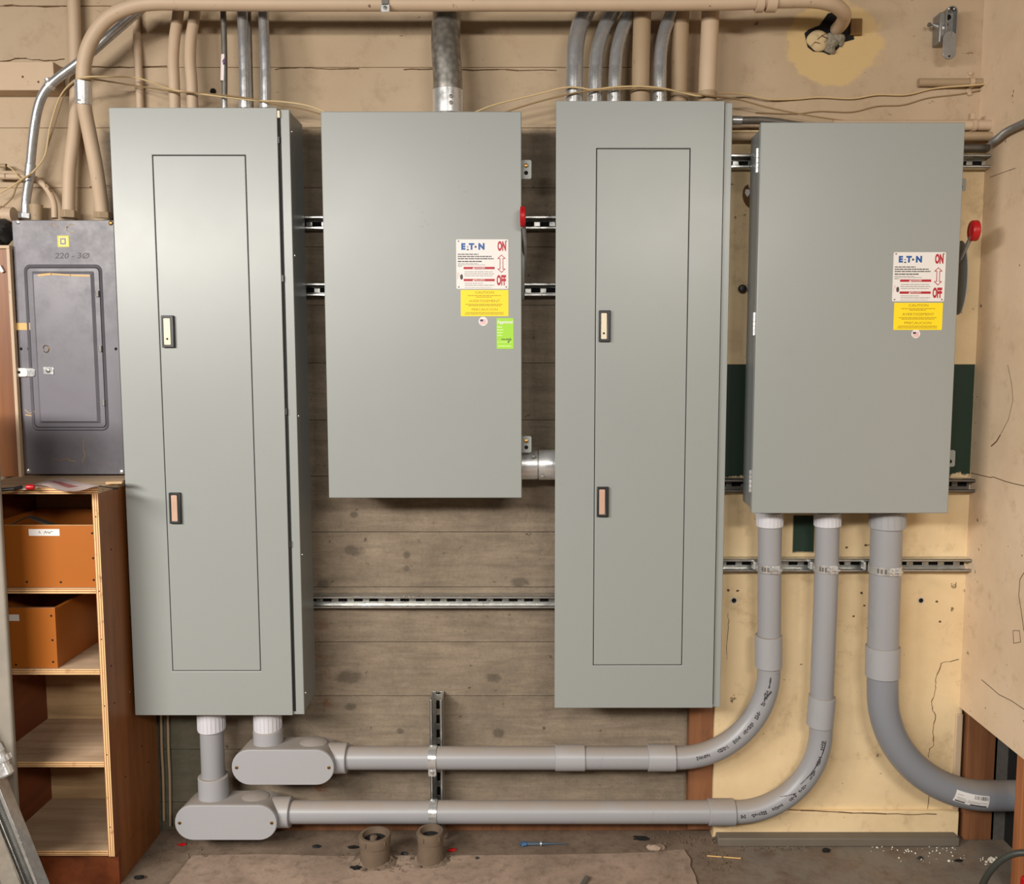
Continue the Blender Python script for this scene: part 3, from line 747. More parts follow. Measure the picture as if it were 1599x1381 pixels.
bm = bmn(); prism(bm, rrect(X0 + .004, X1 - .004, Z0 + .004, Z1 - .004, .001), Yl - .0004, Yl); part('emblem_field', bm, plain('pale_yellow', (220, 214, 130), .5), mk)
c0 = W(112, 400, Yl); text('handwriting', '220 - 3\u00d8', M['ink'], cov, c0.x, c0.z, Yl, .024, 1.2, shear=.2, bold=.0004)
rs = random.Random(12)
for pix in ([(74, 352), (82, 349), (90, 355), (96, 360)], [(104, 356), (110, 350), (116, 351)], [(105, 352), (104, 360), (112, 365), (118, 361)], [(82, 716), (92, 719), (106, 716)], [(131, 686), (130, 700), (133, 712), (128, 722)], [(106, 718), (118, 721)], [(39, 640), (46, 646), (56, 642)], [(40, 648), (52, 650)], [(60, 430), (80, 428), (110, 430), (140, 431)]):
    yy = Yl if pix[0][1] != 430 else Yl - .0112
    bm = bmn(); ribbon(bm, [(W(x, y, yy).x, W(x, y, yy).z) for x, y in pix], .0026 if pix[0][1] != 430 else .005, yy); part('worn_scratch', bm, M['tape'] if pix[0][1] in (430, 640, 648) else M['cable_dark'], cov if pix[0][1] != 430 else dr, smooth=False)
X0, X1, Z0, Z1 = rect(26, 504.5, 55, 515.5, Yl); bm = bmn(); box(bm, X0, X1, Yl - .001, Yl, Z0, Z1); part('tape_strip', bm, M['tape'], cov)
bm = bmn(); X0, X1, Z0, Z1 = rect(18, 575, 55, 588.5, Yl - .004)
prism(bm, rrect(X0, X1, Z0, Z1, .008), Yl - .006, Yl - .002); hs = part('hasp', bm, M['zinc'], t, .001)
X0, X1, Z0, Z1 = rect(18, 575, 43, 588.5, Yl - .007); bm = bmn(); prism(bm, rrect(X0, X1, Z0, Z1, .008), Yl - .008, Yl - .006); part('hasp_leaf', bm, M['white'], hs, .001)
X0, X1, Z0, Z1 = rect(23, 579.5, 32, 583.5, Yl - .008); bm = bmn(); prism(bm, stadium(X0, X1, Z0, Z1), Yl - .0088, Yl - .008); part('hasp_slot', bm, M['hole'], hs)

# ================================================================== STRUT CHANNELS
def strut(name, label, axis, s0, s1, cross, Yb, depth, mat='strut', grp='slotted strut channels on the wall', pitch=.048, phase=.0):
    """C channel fixed to the wall at Yb, opening to the viewer. axis 'x' or 'z'; cross = centre on the other axis"""
    h, th, lip = .0205, .0026, .0085; bm = bmn(); Yf = Yb - depth
    def b(u0, u1, y0, y1, c0, c1):
        (box(bm, u0, u1, y0, y1, c0, c1) if axis == 'x' else box(bm, c0, c1, y0, y1, u0, u1))
    b(s0, s1, Yf, Yb, cross + h - th, cross + h); b(s0, s1, Yf, Yb, cross - h, cross - h + th)
    for sg in (1, -1):
        a, c = cross + sg * h, cross + sg * (h - lip); lo, hi = min(a, c), max(a, c)
        b(s0, s1, Yf, Yf + th, lo, hi)
        a = cross + sg * (h - lip); c = cross + sg * (h - lip + th); lo, hi = min(a, c), max(a, c)
        b(s0, s1, Yf, Yf + .007, lo, hi)
    sh = .007
    b(s0, s1, Yb - th, Yb, cross + sh, cross + h); b(s0, s1, Yb - th, Yb, cross - h, cross - sh)
    u = s0 + phase
    while u < s1:
        b(u, min(u + pitch - .029, s1), Yb - th, Yb, cross - sh, cross + sh); u += pitch
    t = thing(name, label, 'strut channel', ((s0 + s1) / 2 if axis == 'x' else cross, Yb, cross if axis == 'x' else s0), grp)
    part('channel', bm, M[mat], t, .0007)
    # black strip paints in the shade seen through the slots
    bm = bmn(); b(s0 + .004, s1 - .004, Yb - .0012, Yb - .0002, cross - sh, cross + sh); part('slot_shade', bm, M['hole'], t)
    return t
xa, xb = W(455, 348, 0).x, W(900, 348, 0).x
strut('strut_channel', 'slotted metal strut running behind the left disconnect box at the height of its red knob', 'x', xa, xb, W(700, 349, -.02).z, -.0015, .039)
strut('strut_channel', 'slotted metal strut running behind the left disconnect box level with its white plate', 'x', xa, xb, W(700, 453, -.02).z, -.0015, .039, phase=.02)
strut('strut_channel', 'bright metal strut across the bare concrete below the left disconnect box', 'x', W(470, 938, 0).x, W(900, 938, 0).x, W(700, 938.5, -.02).z, -.0015, .039, pitch=.051)
strut('strut_channel', 'metal strut behind the top of the right disconnect box, just under the corner pipes', 'x', W(1120, 252, -.06).x, XR - .003, W(1300, 253, -.08).z, Yp - .0005, .039)
strut('strut_channel', 'metal strut behind the bottom of the right disconnect box', 'x', W(1110, 757, -.06).x, XR - .003, W(1300, 758, -.08).z, Yp - .0005, .039, 'emt_dull')
strut('strut_channel', 'metal strut on the cream wall that carries the three clamped grey pipes', 'x', W(1100, 882, -.06).x, XR + .012 - .016, W(1300, 882, -.08).z, Yp - .0005, .039, pitch=.05)
zs0, zs1 = .012, W(680, 1092, -.07).z
strut('strut_channel', 'short upright strut at the bottom of the concrete wall, carrying two strapped pipes', 'z', zs0, zs1, W(681, 1150, -.08).x, -.0015, .078, pitch=.05, phase=-.012)
# ================================================================== GREY PVC PIPES
def poly(pts): return [W(*p) for p in pts]
def seg(name, pts, r, mat, parent, seg_=26, label=None):
    bm = bmn(); tube(bm, pts, r, seg_); return part(name, bm, M[mat], parent, 0, label)
def sleeve(name, a, b, r, mat, parent, lip=.0015, label=None):
    a, b = Vector(a), Vector(b); L = (b - a).length; bm = bmn()
    lathe(bm, a, b - a, ((0, r - .003), (.0, r - lip), (lip, r), (L - lip, r), (L, r - lip), (L, r - .003)), 30); return part(name, bm, M[mat], parent, 0, label)
def ringed(name, a, b, r, mat, parent, n=22):
    """bushing with small ribs"""
    a, b = Vector(a), Vector(b); ax = (b - a).normalized(); L = (b - a).length; bm = bmn()
    lathe(bm, a, b - a, ((0, r - .004), (0, r - .001), (.001, r), (L - .002, r), (L, r - .002), (L, r - .006)), 32)
    ref = Vector((0, -1, 0)) if abs(ax.y) < .9 else Vector((0, 0, 1)); N = (ref - ax * ref.dot(ax)).normalized(); B = ax.cross(N)
    for k in range(n):
        t = math.tau * k / n; d = N * math.cos(t) + B * math.sin(t); s = ax.cross(d)
        obox(bm, a + ax * L * .5 + d * r, s * .0012, d * .0009, ax * L * .42)
    return part(name, bm, M[mat], parent)

def prints(path, r, s0, s1, parent, ang=0.0, words=6, h=.0115, seed=1, mat='ink', name='printed_marking'):
    """rows of small dark glyph blocks wrapped on the pipe"""
    pts, fr = frames(path); acc = [0]
    for a, b in zip(pts, pts[1:]): acc.append(acc[-1] + (b - a).length)
    rr = random.Random(seed); bm = bmn()
    def at(s):
        for i in range(len(acc) - 1):
            if acc[i + 1] >= s: break
        k = (s - acc[i]) / max(acc[i + 1] - acc[i], 1e-6); p = pts[i].lerp(pts[i + 1], k); t = fr[i][0]
        N = (Vector((0, -1, 0)) + t * t.y); N = (N - t * N.dot(t)).normalized(); return p, t, N, t.cross(N)
    L = acc[-1]; s = s0 * L
    while s < s1 * L:
        wl = rr.uniform(.022, .05); e = s + wl
        while s < e and s < s1 * L:
            w = rr.uniform(.004, .0065); p, t, N, B = at(s + w / 2); a = ang + rr.uniform(-.03, .03)
            d = N * math.cos(a) + B * math.sin(a); q = B * math.cos(a) - N * math.sin(a)
            hh = h * rr.uniform(.7, 1.1)
            for v in (-.5, .5) if rr.random() < .6 else (0,):
                obox(bm, p + d * (r + .0002) + q * v * hh * .55, t * w * .42, d * .0003, q * hh * rr.uniform(.12, .24))
            if rr.random() < .7: obox(bm, p + d * (r + .0002) - t * w * .3, t * w * .14, d * .0003, q * hh * .5)
            s += w * 1.15
        s += rr.uniform(.012, .03)
    return part(name, bm, M[mat], parent, smooth=False)

def streak(path, r, s0, s1, parent, a0, a1, w=.0025, mat='ink', name='drip_mark'):
    pts, fr = frames(path); n = len(pts); bm = bmn(); prev = None
    for k in range(13):
        f = k / 12; i = min(int((s0 + (s1 - s0) * f) * (n - 1)), n - 2); fr_ = (s0 + (s1 - s0) * f) * (n - 1) - i
        p = pts[i].lerp(pts[i + 1], fr_); t = fr[i][0]; N = (Vector((0, -1, 0)) + t * t.y).normalized(); B = t.cross(N); a = a0 + (a1 - a0) * f
        q = p + (N * math.cos(a) + B * math.sin(a)) * (r + .0003)
        if prev is not None:
            d = q - prev; L = d.length
            if L > 1e-5:
                d /= L; nn = (N * math.cos(a) + B * math.sin(a)); obox(bm, (q + prev) / 2, d * L * .55, nn * .0003, d.cross(nn) * w * .5 * random.uniform(.6, 1.2))
        prev = q
    part(name, bm, M[mat], parent, smooth=False)

R25 = .0365
YR, YH = -.134, -.117
# ---- left riser of the right box: down, round, and back along the wall to the upper conduit body
A0, A1, A2 = W(1202, 805, YR), W(1200, 1183.5, YH), W(541, 1184, YH)
A1 = Vector((A1.x, YH, A2.z)); Az = A2.z
t = thing('pvc_conduit', 'upper grey pipe along the concrete, leftmost riser of three under the right box', 'pipe', (A1.x, YH, Az), 'grey plastic pipe runs')
el = arc(A0, A1, A2, .285, 26)
seg('riser', [A0 - Vector((0, 0, -.02)), el[0]], R25, 'pvc', t)
elb = seg('elbow', el, R25 * .995, 'pvc', t)
seg('level_run', [el[-1], A2], R25, 'pvc', t)
ringed('threaded_adapter', W(1202, 800, YR), W(1202, 822.5, YR), .0405, 'pvc_white', t)
p, q = W(1200, 992, YR + .006), W(1200, 1041, YR + .01); sleeve('coupling', p, q, .0425, 'pvc_mid', t)
sleeve('coupling', W(867, 1183.5, YH), W(913, 1183.5, YH), .0415, 'pvc_mid', t); sleeve('coupling', W(1011, 1183.5, YH), W(1053.5, 1183.5, YH), .0425, 'pvc_mid', t)
prints(el, R25, .12, .93, elb, .25, seed=2); streak(el, R25, .02, .10, elb, .1, .15, .004); streak(el, R25, .12, .19, elb, -.1, .3, .005)
# ---- middle riser: to the lower conduit body
B0, B1, B2 = W(1292, 805, YR), W(1277, 1268, YH), W(452, 1268.5, YH)
B1 = Vector((B1.x, YH, B2.z)); Bz = B2.z
t = thing('pvc_conduit', 'lower grey pipe along the concrete, middle riser of three under the right box', 'pipe', (B1.x, YH, Bz), 'grey plastic pipe runs')
Bm = W(1284, 1085, YR + .01); el = arc(Bm, B1, B2, .265, 26)
seg('riser', smoothpath([B0 + Vector((0, 0, .02)), W(1291, 870, YR), W(1288, 960, YR), W(1284, 1060, YR + .005), el[0]], 6), R25, 'pvc', t)
elb = seg('elbow', el, R25 * .995, 'pvc', t)
seg('level_run', [el[-1], B2], R25, 'pvc', t)
ringed('threaded_adapter', W(1292, 800, YR), W(1292, 822, YR), .0405, 'pvc_white', t)
sleeve('coupling', W(1284, 1087, YR + .008), W(1280, 1133, YR + .012), .042, 'pvc_mid', t)
sleeve('bell_end', W(1105, 1268.5, YH), W(1147, 1268.5, YH), .042, 'pvc', t, .003)
prints(el, R25, .02, .98, elb, .1, seed=4); streak(el, R25, .02, .42, elb, -.15, .45, .003); streak(el, R25, .5, .62, elb, .2, .75, .0025)
# ---- widest riser: into the right wall
C0, C1, C2 = W(1385, 805, -.146), W(1379, 1243, -.135), W(1599, 1243, -.135)
C1 = Vector((C1.x, -.135, C2.z)); R3 = .0475
t = thing('pvc_conduit', 'widest grey pipe, bending right through the broken corner of the wall', 'pipe', (C1.x, -.135, C1.z), 'grey plastic pipe runs')
Cm = W(1378, 1030, -.14); el = arc(Cm, C1, C2, .352, 28)
seg('riser', [C0 + Vector((0, 0, .02)), Cm, ], R3, 'pvc', t, 30)
elb = seg('elbow', [W(1378, 1020, -.14)] + el + [C2], R3, 'pvc_blue', t, 30)
ringed('threaded_adapter', W(1386, 798, -.146), W(1385.5, 825, -.146), .0535, 'pvc_mid', t, 18)
sleeve('coupling', W(1378.5, 1009, -.14), W(1378, 1056, -.14), .0525, 'pvc_mid', t)
# paper sticker on the bend
pts, fr = frames([W(1378, 1020, -.14)] + el + [C2]); acc = [0]
for a, b in zip(pts, pts[1:]): acc.append(acc[-1] + (b - a).length)
def onpipe(s, a, rad):
    i = 0
    while i < len(acc) - 2 and acc[i + 1] < s: i += 1
    p = pts[i].lerp(pts[i + 1], (s - acc[i]) / (acc[i + 1] - acc[i])); tt = fr[i][0]; N = (Vector((0, -1, 0)) + tt * tt.y).normalized(); B = tt.cross(N)
    return p + (N * math.cos(a) + B * math.sin(a)) * rad
def patch(name, s0, s1, a0, a1, rad, mat, parent, ns=8, na=8, th=.0004):
    bm = bmn(); g = [[[bm.verts.new(onpipe(s0 + (s1 - s0) * i / ns, a0 + (a1 - a0) * j / na, rd)) for j in range(na + 1)] for i in range(ns + 1)] for rd in (rad, rad + th)]
    for i in range(ns):
        for j in range(na):
            bm.faces.new((g[0][i][j], g[0][i][j + 1], g[0][i + 1][j + 1], g[0][i + 1][j])); bm.faces.new((g[1][i][j], g[1][i + 1][j], g[1][i + 1][j + 1], g[1][i][j + 1]))
    for i in range(ns):
        for j in (0, na): bm.faces.new((g[0][i][j], g[0][i + 1][j], g[1][i + 1][j], g[1][i][j]))
    for j in range(na):
        for i in (0, ns): bm.faces.new((g[0][i][j], g[1][i][j], g[1][i][j + 1], g[0][i][j + 1]))
    return part(name, bm, M[mat], parent)
sm = None; best = 1e9
for i, p in enumerate(pts):
    d = abs(p.x - W(1517, 1240, -.18).x)
    if d < best: best = d; sm = acc[i]
st_ = patch('paper_sticker', sm - .056, sm + .056, -.42, .36, R3 + .0004, 'white', t)
rr = random.Random(4)
bmk = []
for k in range(11): patch('bar_stripe', sm + .008 + k * .0042, sm + .008 + k * .0042 + rr.uniform(.001, .003), -.36, -.12, R3 + .0008, 'ink', st_, 1, 2)
for s0, s1, a in ((-.05, -.018, .22), (-.05, -.02, .0), (-.05, -.03, -.2), (-.012, .05, .05), (-.012, .03, .14), (.0, .05, .26), (-.045, -.015, .1)):
    patch('sticker_line', sm + s0, sm + s1, a, a + (.09 if a > .2 else .03), R3 + .0008, 'ink' if a > .2 else 'inkgrey', st_, 4, 1)
# ---- risers out of the left panel and their conduit bodies
def conduit_body(label, x0, y0, x1, y1, Yf, z_pipe, top, side_x, dust):
    X0, X1, Z0, Z1 = rect(x0, y0, x1, y1, Yf)
    zc = z_pipe; h = (Z1 - Z0) / 2; Z0, Z1 = zc - h, zc + h
    t = thing('conduit_access_fitting', label, 'conduit body', ((X0 + X1) / 2, YH, Z0), 'grey conduit bodies')
    # shell: stadium, swelling toward the back
    bm = bmn(); rings = []
    for y, g, zt in ((Yf + .005, .0, 0), (Yf + .012, .0, 0), (Yf + .03, -.002, 0), (-.078, -.006, 0), (-.070, -.014, 0)):
        rings.append([bm.verts.new((x, y, z)) for x, z in stadium(X0 - g, X1 + g, Z0 - g, Z1 + g)])
    for a, b in zip(rings, rings[1:]):
        for k in range(len(a)): bm.faces.new((a[k], b[k], b[(k + 1) % len(a)], a[(k + 1) % len(a)]))
    bm.faces.new(rings[0]); bm.faces.new(list(reversed(rings[-1]))); part('body', bm, M['pvc'], t)
    bm = bmn(); prism(bm, stadium(X0 + .001, X1 - .001, Z0 + .001, Z1 - .001), Yf, Yf + .005); cv = part('cover', bm, M['pvc_mid'], t, .0018)
    for sx in (X0 + .017, X1 - .017):
        bm = bmn(); lathe(bm, (sx, Yf, zc), (0, -1, 0), ((0, .0055), (.0012, .0052), (.002, .003), (.002, 0)), 16); sc = part('cover_screw', bm, M['brass'], cv)
        bm = bmn(); box(bm, sx - .0045, sx + .0045, Yf - .0023, Yf - .0015, zc - .0008, zc + .0008); part('screw_slot', bm, M['hole'], sc)
    # hubs
    xt, y_top, y_bot, rt = top
    sleeve('top_hub', Vector((xt, YH, Z1 - .02)), Vector((xt, YH, W(400, y_top, YH).z)), rt, 'pvc_mid', t, .002)
    sx0, sx1 = side_x; sleeve('side_hub', Vector((W(sx0, 1200, YH).x - .03, YH, zc)), Vector((W(sx1, 1200, YH).x, YH, zc)), .048, 'pvc_mid', t, .002)
    return t
xa, xb = W(418.5, 1140, YH).x, W(332, 1180, YH).x
cb1 = conduit_body('grey conduit body with two cover screws, the higher and further right of the pair', 361, 1169.5, 522, 1225, -.185, Az, (xa, 1138.5, 0, .0465), (522, 543), True)
cb2 = conduit_body('grey conduit body with two cover screws, the lower and further left of the pair', 272, 1252.5, 432.5, 1307.5, -.185, Bz, (xb, 1211, 0, .0475), (432, 453), True)
# dome of adhesive on the first
bm = bmn(); c = Vector((W(489, 1155, -.12).x, -.12, Az + .066)); lathe(bm, c - Vector((0, 0, .03)), (0, 0, 1), ((0, .05), (.018, .044), (.026, .03), (.029, 0)), 24)
part('boss', bm, M['pvc'], cb1)
bm = bmn(); c = Vector((W(398, 1238, -.12).x, -.12, Bz + .066)); lathe(bm, c - Vector((0, 0, .03)), (0, 0, 1), ((0, .05), (.018, .044), (.024, .03), (.026, 0)), 24)
part('boss', bm, M['pvc'], cb2)
zt = W(400, 1112, -.117).z
t = thing('pvc_riser', 'short grey pipe dropping from the left panel to the lower conduit body', 'pipe', (xb, YH, Bz), 'pipe stubs under the left panel')
seg('pipe', [Vector((xb, YH, Bz + .04)), Vector((xb, YH, zt + .02))], R25, 'pvc', t); ringed('threaded_adapter', (xb, YH, zt + .01), (xb, YH, W(400, 1140, YH).z), .0425, 'pvc_white', t)
t = thing('pvc_riser', 'stubby pale grey fitting joining the left panel to the upper conduit body', 'pipe', (xa, YH, Az), 'pipe stubs under the left panel')
seg('pipe', [Vector((xa, YH, Az + .03)), Vector((xa, YH, zt + .02))], R25, 'pvc', t); ringed('threaded_adapter', (xa, YH, zt + .01), (xa, YH, W(400, 1139, YH).z), .0435, 'pvc_white', t)
# ---- straps and clamps
def half_strap(label, x, z, Yp_, r, top=True):
    t = thing('pipe_strap', label, 'pipe strap', (x, Yp_, z - r), 'two-piece straps on the short upright strut'); w = .0125
    c = Vector((x, Yp_, z)); bm = bmn()
    n = 22; ri, ro = r + .0005, r + .0032
    def ringv(xx, rad): return [bm.verts.new((xx, Yp_ - rad * math.cos(a), z + rad * math.sin(a))) for a in [math.radians(-62 + 178 * k / n) for k in range(n + 1)]]
    a, b, c_, d = ringv(x - w, ri), ringv(x + w, ri), ringv(x - w, ro), ringv(x + w, ro)
    for k in range(n):
        bm.faces.new((c_[k], d[k], d[k + 1], c_[k + 1])); bm.faces.new((a[k], a[k + 1], b[k + 1], b[k])); bm.faces.new((a[k], c_[k], c_[k + 1], a[k + 1])); bm.faces.new((b[k], b[k + 1], d[k + 1], d[k]))
    bm.faces.new((a[0], b[0], d[0], c_[0])); bm.faces.new((a[n], c_[n], d[n], b[n])); part('band', bm, M['zinc'], t)
    bm = bmn(); prism(bm, rrect(x - w, x + w, z - r - .012, z - r + .014, .005), Yp_ - r * .62 - .007, Yp_ - r * .62); part('lower_ear', bm, M['zinc'], t, .001)
    bm = bmn(); lathe(bm, (x, Yp_ - r * .62 - .007, z - r + .004), (0, -1, 0), ((0, .007), (.004, .007), (.005, .005), (.005, 0)), 6); part('strap_nut', bm, M['galv'], t)
    bm = bmn(); cyl(bm, (x, Yp_ + .03, z - r - .006), (x, Yp_ - r * .62 - .012, z - r - .006), .0038, 10); part('strap_bolt', bm, M['zinc'], t)
xs = W(674.5, 1180, YH - .03).x
half_strap('bright strap holding the upper grey pipe to the short upright strut', xs, Az, YH, R25)
half_strap('bright strap holding the lower grey pipe to the short upright strut', xs, Bz, YH, R25)
def pipe_clamp(label, x, y, Yc_, r):
    c = W(x, y, Yc_); t = thing('pipe_clamp', label, 'pipe clamp', (c.x, Yp - .039, c.z), 'strut clamps on the three risers')
    bm = bmn(); lathe(bm, c - Vector((0, 0, .0125)), (0, 0, 1), ((0, r + .0004), (0, r + .0028), (.025, r + .0028), (.025, r + .0004)), 34, False)
    part('band', bm, M['zinc'], t)
    sx = c.x + r * .35; yy = Yc_ - r * .94
    bm = bmn()
    obox(bm, (sx - .012, yy - .006, c.z), (.0014, 0, 0), (0, .009, 0), (0, 0, .011)); obox(bm, (sx + .006, yy - .004, c.z), (.0014, 0, 0), (0, .010, 0), (0, 0, .011)); part('band_ears', bm, M['zinc'], t, .0006)
    bm = bmn(); cyl(bm, (sx - .026, yy - .010, c.z), (sx + .016, yy - .010, c.z), .0032, 10); lathe(bm, (sx - .018, yy - .010, c.z), (1, 0, 0), ((0, .0065), (.006, .0065)), 6); part('clamp_bolt', bm, M['zinc'], t)
    for k, dx in enumerate((-.52, -.38, -.22)):
        bm = bmn(); a = dx * 1.5; pz = Vector((c.x + (r + .0028) * math.sin(a), Yc_ - (r + .0028) * math.cos(a), c.z)); nn = Vector((math.sin(a), -math.cos(a), 0)); s = Vector((math.cos(a), math.sin(a), 0))
        obox(bm, pz, s * .0028, nn * .0004, Vector((0, 0, .007))); part('band_slot', bm, M['emt_dull'], t)
    for sg in (-1, 1):
        bm = bmn(); obox(bm, (c.x + sg * (r + .004), Yp - .05, c.z), (.004, 0, 0), (0, .012, 0), (0, 0, .012)); part('strut_lug', bm, M['zinc'], t, .001)
pipe_clamp('shiny clamp on the leftmost riser under the right disconnect box', 1201, 886, YR, R25)
pipe_clamp('shiny clamp on the middle riser under the right disconnect box', 1290, 886, YR, R25)
pipe_clamp('shiny clamp on the widest riser under the right disconnect box', 1382, 888, -.146, R3)

# ================================================================== METAL AND PAINTED CONDUITS
def conduit(label, pix, r, mat, name='metal_conduit', cat='conduit', grp=None, res=8, collar=None, smooth=True, nut=None, seg_=20):
    pts = [W(*p) for p in pix]; path = smoothpath(pts, res) if smooth else pts
    if pix[-1][1] < -2: path = path + [path[-1] + Vector((0, 0, .2)), Vector((path[-1].x, path[-1].y, 3.03))]   # on up toward the ceiling
    t = thing(name, label, cat, pts[0], grp); bm = bmn(); tube(bm, path, r, seg_); part('tube', bm, M[mat], t)
    for c in collar or []:
        a, b, rr_, mt = c[:4]; sleeve('coupling', W(*a), W(*b), rr_, mt, t, .001)
        if len(c) > 4:
            for (sx, sy) in c[4]:
                p = W(sx, sy, a[2] - rr_); bm = bmn(); lathe(bm, p + Vector((0, .003, 0)), (0, -1, 0), ((0, .006), (.004, .0055), (.005, 0)), 10); part('set_screw', bm, M['emt_dull'], t)
    for (a, b, rr_, mt) in nut or []:
        a, b = W(*a), W(*b); bm = bmn(); lathe(bm, a, b - a, ((0, rr_), ((b - a).length, rr_)), 6 if rr_ > .016 else 16); part('lock_nut', bm, M[mt], t, .0015)
    return t
# the long painted conduit along the top
Ym = -.185
conduit('long beige painted conduit along the wall top, curving down to the old breaker box',
    [(160, 336, -.05), (157, 310, -.06), (150, 262, -.085), (139, 205, -.11), (131.5, 165, -.13), (130, 130, -.14), (132, 95, -.15), (143, 62, -.16), (165, 32, -.17), (195, 14, -.18), (235, 5, -.184),
     (300, 5, Ym), (420, 6, Ym), (600, 6, Ym), (800, 6, Ym), (1000, 5.5, Ym), (1150, 4, Ym), (1225, 1, Ym), (1270, 1, -.18), (1300, 7, -.16), (1317, 20, -.12), (1316, 34, -.06), (1306, 46, .0)], .0205, 'beigepipe', 'painted_conduit', grp=None,
    collar=[((130.5, 163, -.131), (129.7, 126, -.141), .0235, 'zinc', [(124, 132), (124, 140), (124, 148), (124, 156)]), ((1180, 4.5, Ym), (1192, 4.5, Ym), .026, 'beigepipe'), ((1196, 4, Ym), (1212, 4, Ym), .0265, 'beigepipe')],
    nut=[((161, 341, -.05), (160.5, 331, -.052), .027, 'beigepipe_dirty_shaded')], seg_=24)
conduit('straight beige painted conduit rising behind the long curved one to the old breaker box',
    [(107, 336, -.045), (107.5, 300, -.045), (109, 262, -.043), (116, 205, -.035), (118.5, 160, -.032), (117, 60, -.032), (114, -25, -.032)], .0185, 'beigepipe', 'painted_conduit',
    nut=[((108, 341, -.045), (107.5, 329, -.045), .027, 'beigepipe_dirty_shaded')])
conduit('shiny silver conduit running diagonally down from the top left to the old breaker box',
    [(40, 340, -.05), (40.5, 315, -.05), (45, 282, -.055), (47.5, 258, -.06), (52, 212, -.075), (59, 170, -.085), (70, 143, -.09), (88, 124, -.09), (130, 92, -.09), (175, 53, -.09), (222, 12, -.09)], .0135, 'emt', 'metal_conduit',
    collar=[((45.2, 282, -.055), (47.8, 256, -.06), .015, 'emt')], nut=[((40, 342, -.05), (40, 333, -.05), .021, 'galv')])
conduit('small beige curved conduit looping down to the top of the old breaker box',
    [(-10, 275, -.03), (40, 277, -.03), (60, 282, -.032), (75, 297, -.035), (84, 318, -.04), (85.5, 341, -.045)], .0095, 'beigepipe', 'painted_conduit')
conduit('thin dusty beige conduit flat on the wall left of the tall left panel', [(219, 172, -.016), (217, 120, -.016), (214, 60, -.016), (212, 20, -.016), (212, -10, -.016)], .0115, 'beigepipe', 'painted_conduit')
conduit('beige painted conduit above the left panel, left one of a close pair', [(273, 172, -.10), (272, 130, -.10), (270.5, 95, -.095), (272.5, 62, -.085), (277, 30, -.07), (281, -5, -.055)], .0165, 'beigepipe', 'painted_conduit', grp='pair of beige conduits above the left panel')
conduit('beige painted conduit above the left panel, right one of a close pair', [(301, 172, -.10), (299.5, 130, -.10), (297, 95, -.095), (298, 62, -.085), (303, 30, -.07), (306, -5, -.055)], .0165, 'beigepipe', 'painted_conduit', grp='pair of beige conduits above the left panel')
t = conduit('thin dark grey conduit above the left panel with a torn white sticker', [(350.5, 172, -.10), (350.5, 90, -.095), (348, -5, -.09)], .0085, 'emt_dull', collar=[((350.5, 172, -.10), (350.5, 150, -.10), .0088, 'emt')])
bm = bmn(); a, b = W(349, 127, -.0975), W(350, 86, -.095); lathe(bm, a, b - a, ((0, .0089), ((b - a).length * .75, .0089), ((b - a).length, .0086)), 18, False); part('torn_sticker', bm, M['paperwhite'], t, 0, 'torn white sticker')
bm = bmn(); c = W(349.5, 96, -.107); obox(bm, c, (.003, 0, .004), (0, .001, 0), (-.001, 0, .006)); part('sticker_print', bm, plain('purple_ink', (96, 50, 110), .5), t)
conduit('bright silver conduit above the left panel next to a very thin one', [(382.5, 172, -.12), (381, 90, -.12), (379, 40, -.11), (378, -5, -.10)], .0155, 'emt', collar=[((382.5, 170, -.12), (382.4, 158, -.12), .018, 'zinc')])
conduit('very thin steel conduit tucked behind a bright silver one above the left panel', [(393, 172, -.06), (391, 90, -.06), (388.5, -5, -.06)], .006, 'emt_dull')
conduit('bright silver conduit above the right edge of the left panel', [(415, 172, -.12), (414, 90, -.12), (412, 40, -.11), (411, -5, -.10)], .0155, 'emt', collar=[((415, 170, -.12), (414.9, 159, -.12), .018, 'zinc')])
conduit('widest steel conduit, bending gently above the left disconnect box', [(700, 182, -.12), (699, 120, -.12), (696, 75, -.11), (697, 40, -.09), (701, -10, -.06)], .0435, 'bigsteel', collar=[((700, 180, -.12), (699.5, 142, -.12), .0465, 'zinc', [(704, 150), (704, 160)])], seg_=32)
grp = 'cluster of conduits above the right panel'
cn = lambda x, d=0, r=.026: [((x, 164, -.12 - d), (x, 146, -.12 - d), r, 'zinc', [(x - 4, 152), (x + 5, 153)])]
conduit('first silver bent conduit from the left above the right panel', [(896, 166, -.125), (897, 110, -.125), (899, 70, -.115), (906, 38, -.10), (920, 8, -.08), (930, -14, -.07)], .0255, 'emt', collar=cn(896, 0, .0275), seg_=28, grp=grp)
conduit('second silver bent conduit from the left above the right panel', [(929, 166, -.125), (930, 120, -.125), (933, 80, -.115), (943, 45, -.10), (957, 18, -.08), (970, -8, -.07)], .0205, 'emt', collar=cn(929, 0, .0225), seg_=28, grp=grp)
conduit('third silver bent conduit from the left above the right panel', [(960, 166, -.125), (961, 120, -.125), (964, 80, -.115), (972, 48, -.10), (984, 20, -.08), (995, -8, -.07)], .0205, 'emt', collar=cn(960, 0, .0225), seg_=28, grp=grp)
conduit('peeling beige conduit between the silver bent ones above the right panel', [(1000, 166, -.12), (1001, 90, -.12), (1003, 20, -.10), (1004, -8, -.09)], .0265, 'beigepipe_dirty_shaded', 'painted_conduit', collar=[((1000, 164, -.12), (1000, 144, -.12), .029, 'beigepipe_dirty_shaded')], seg_=28, grp=grp)
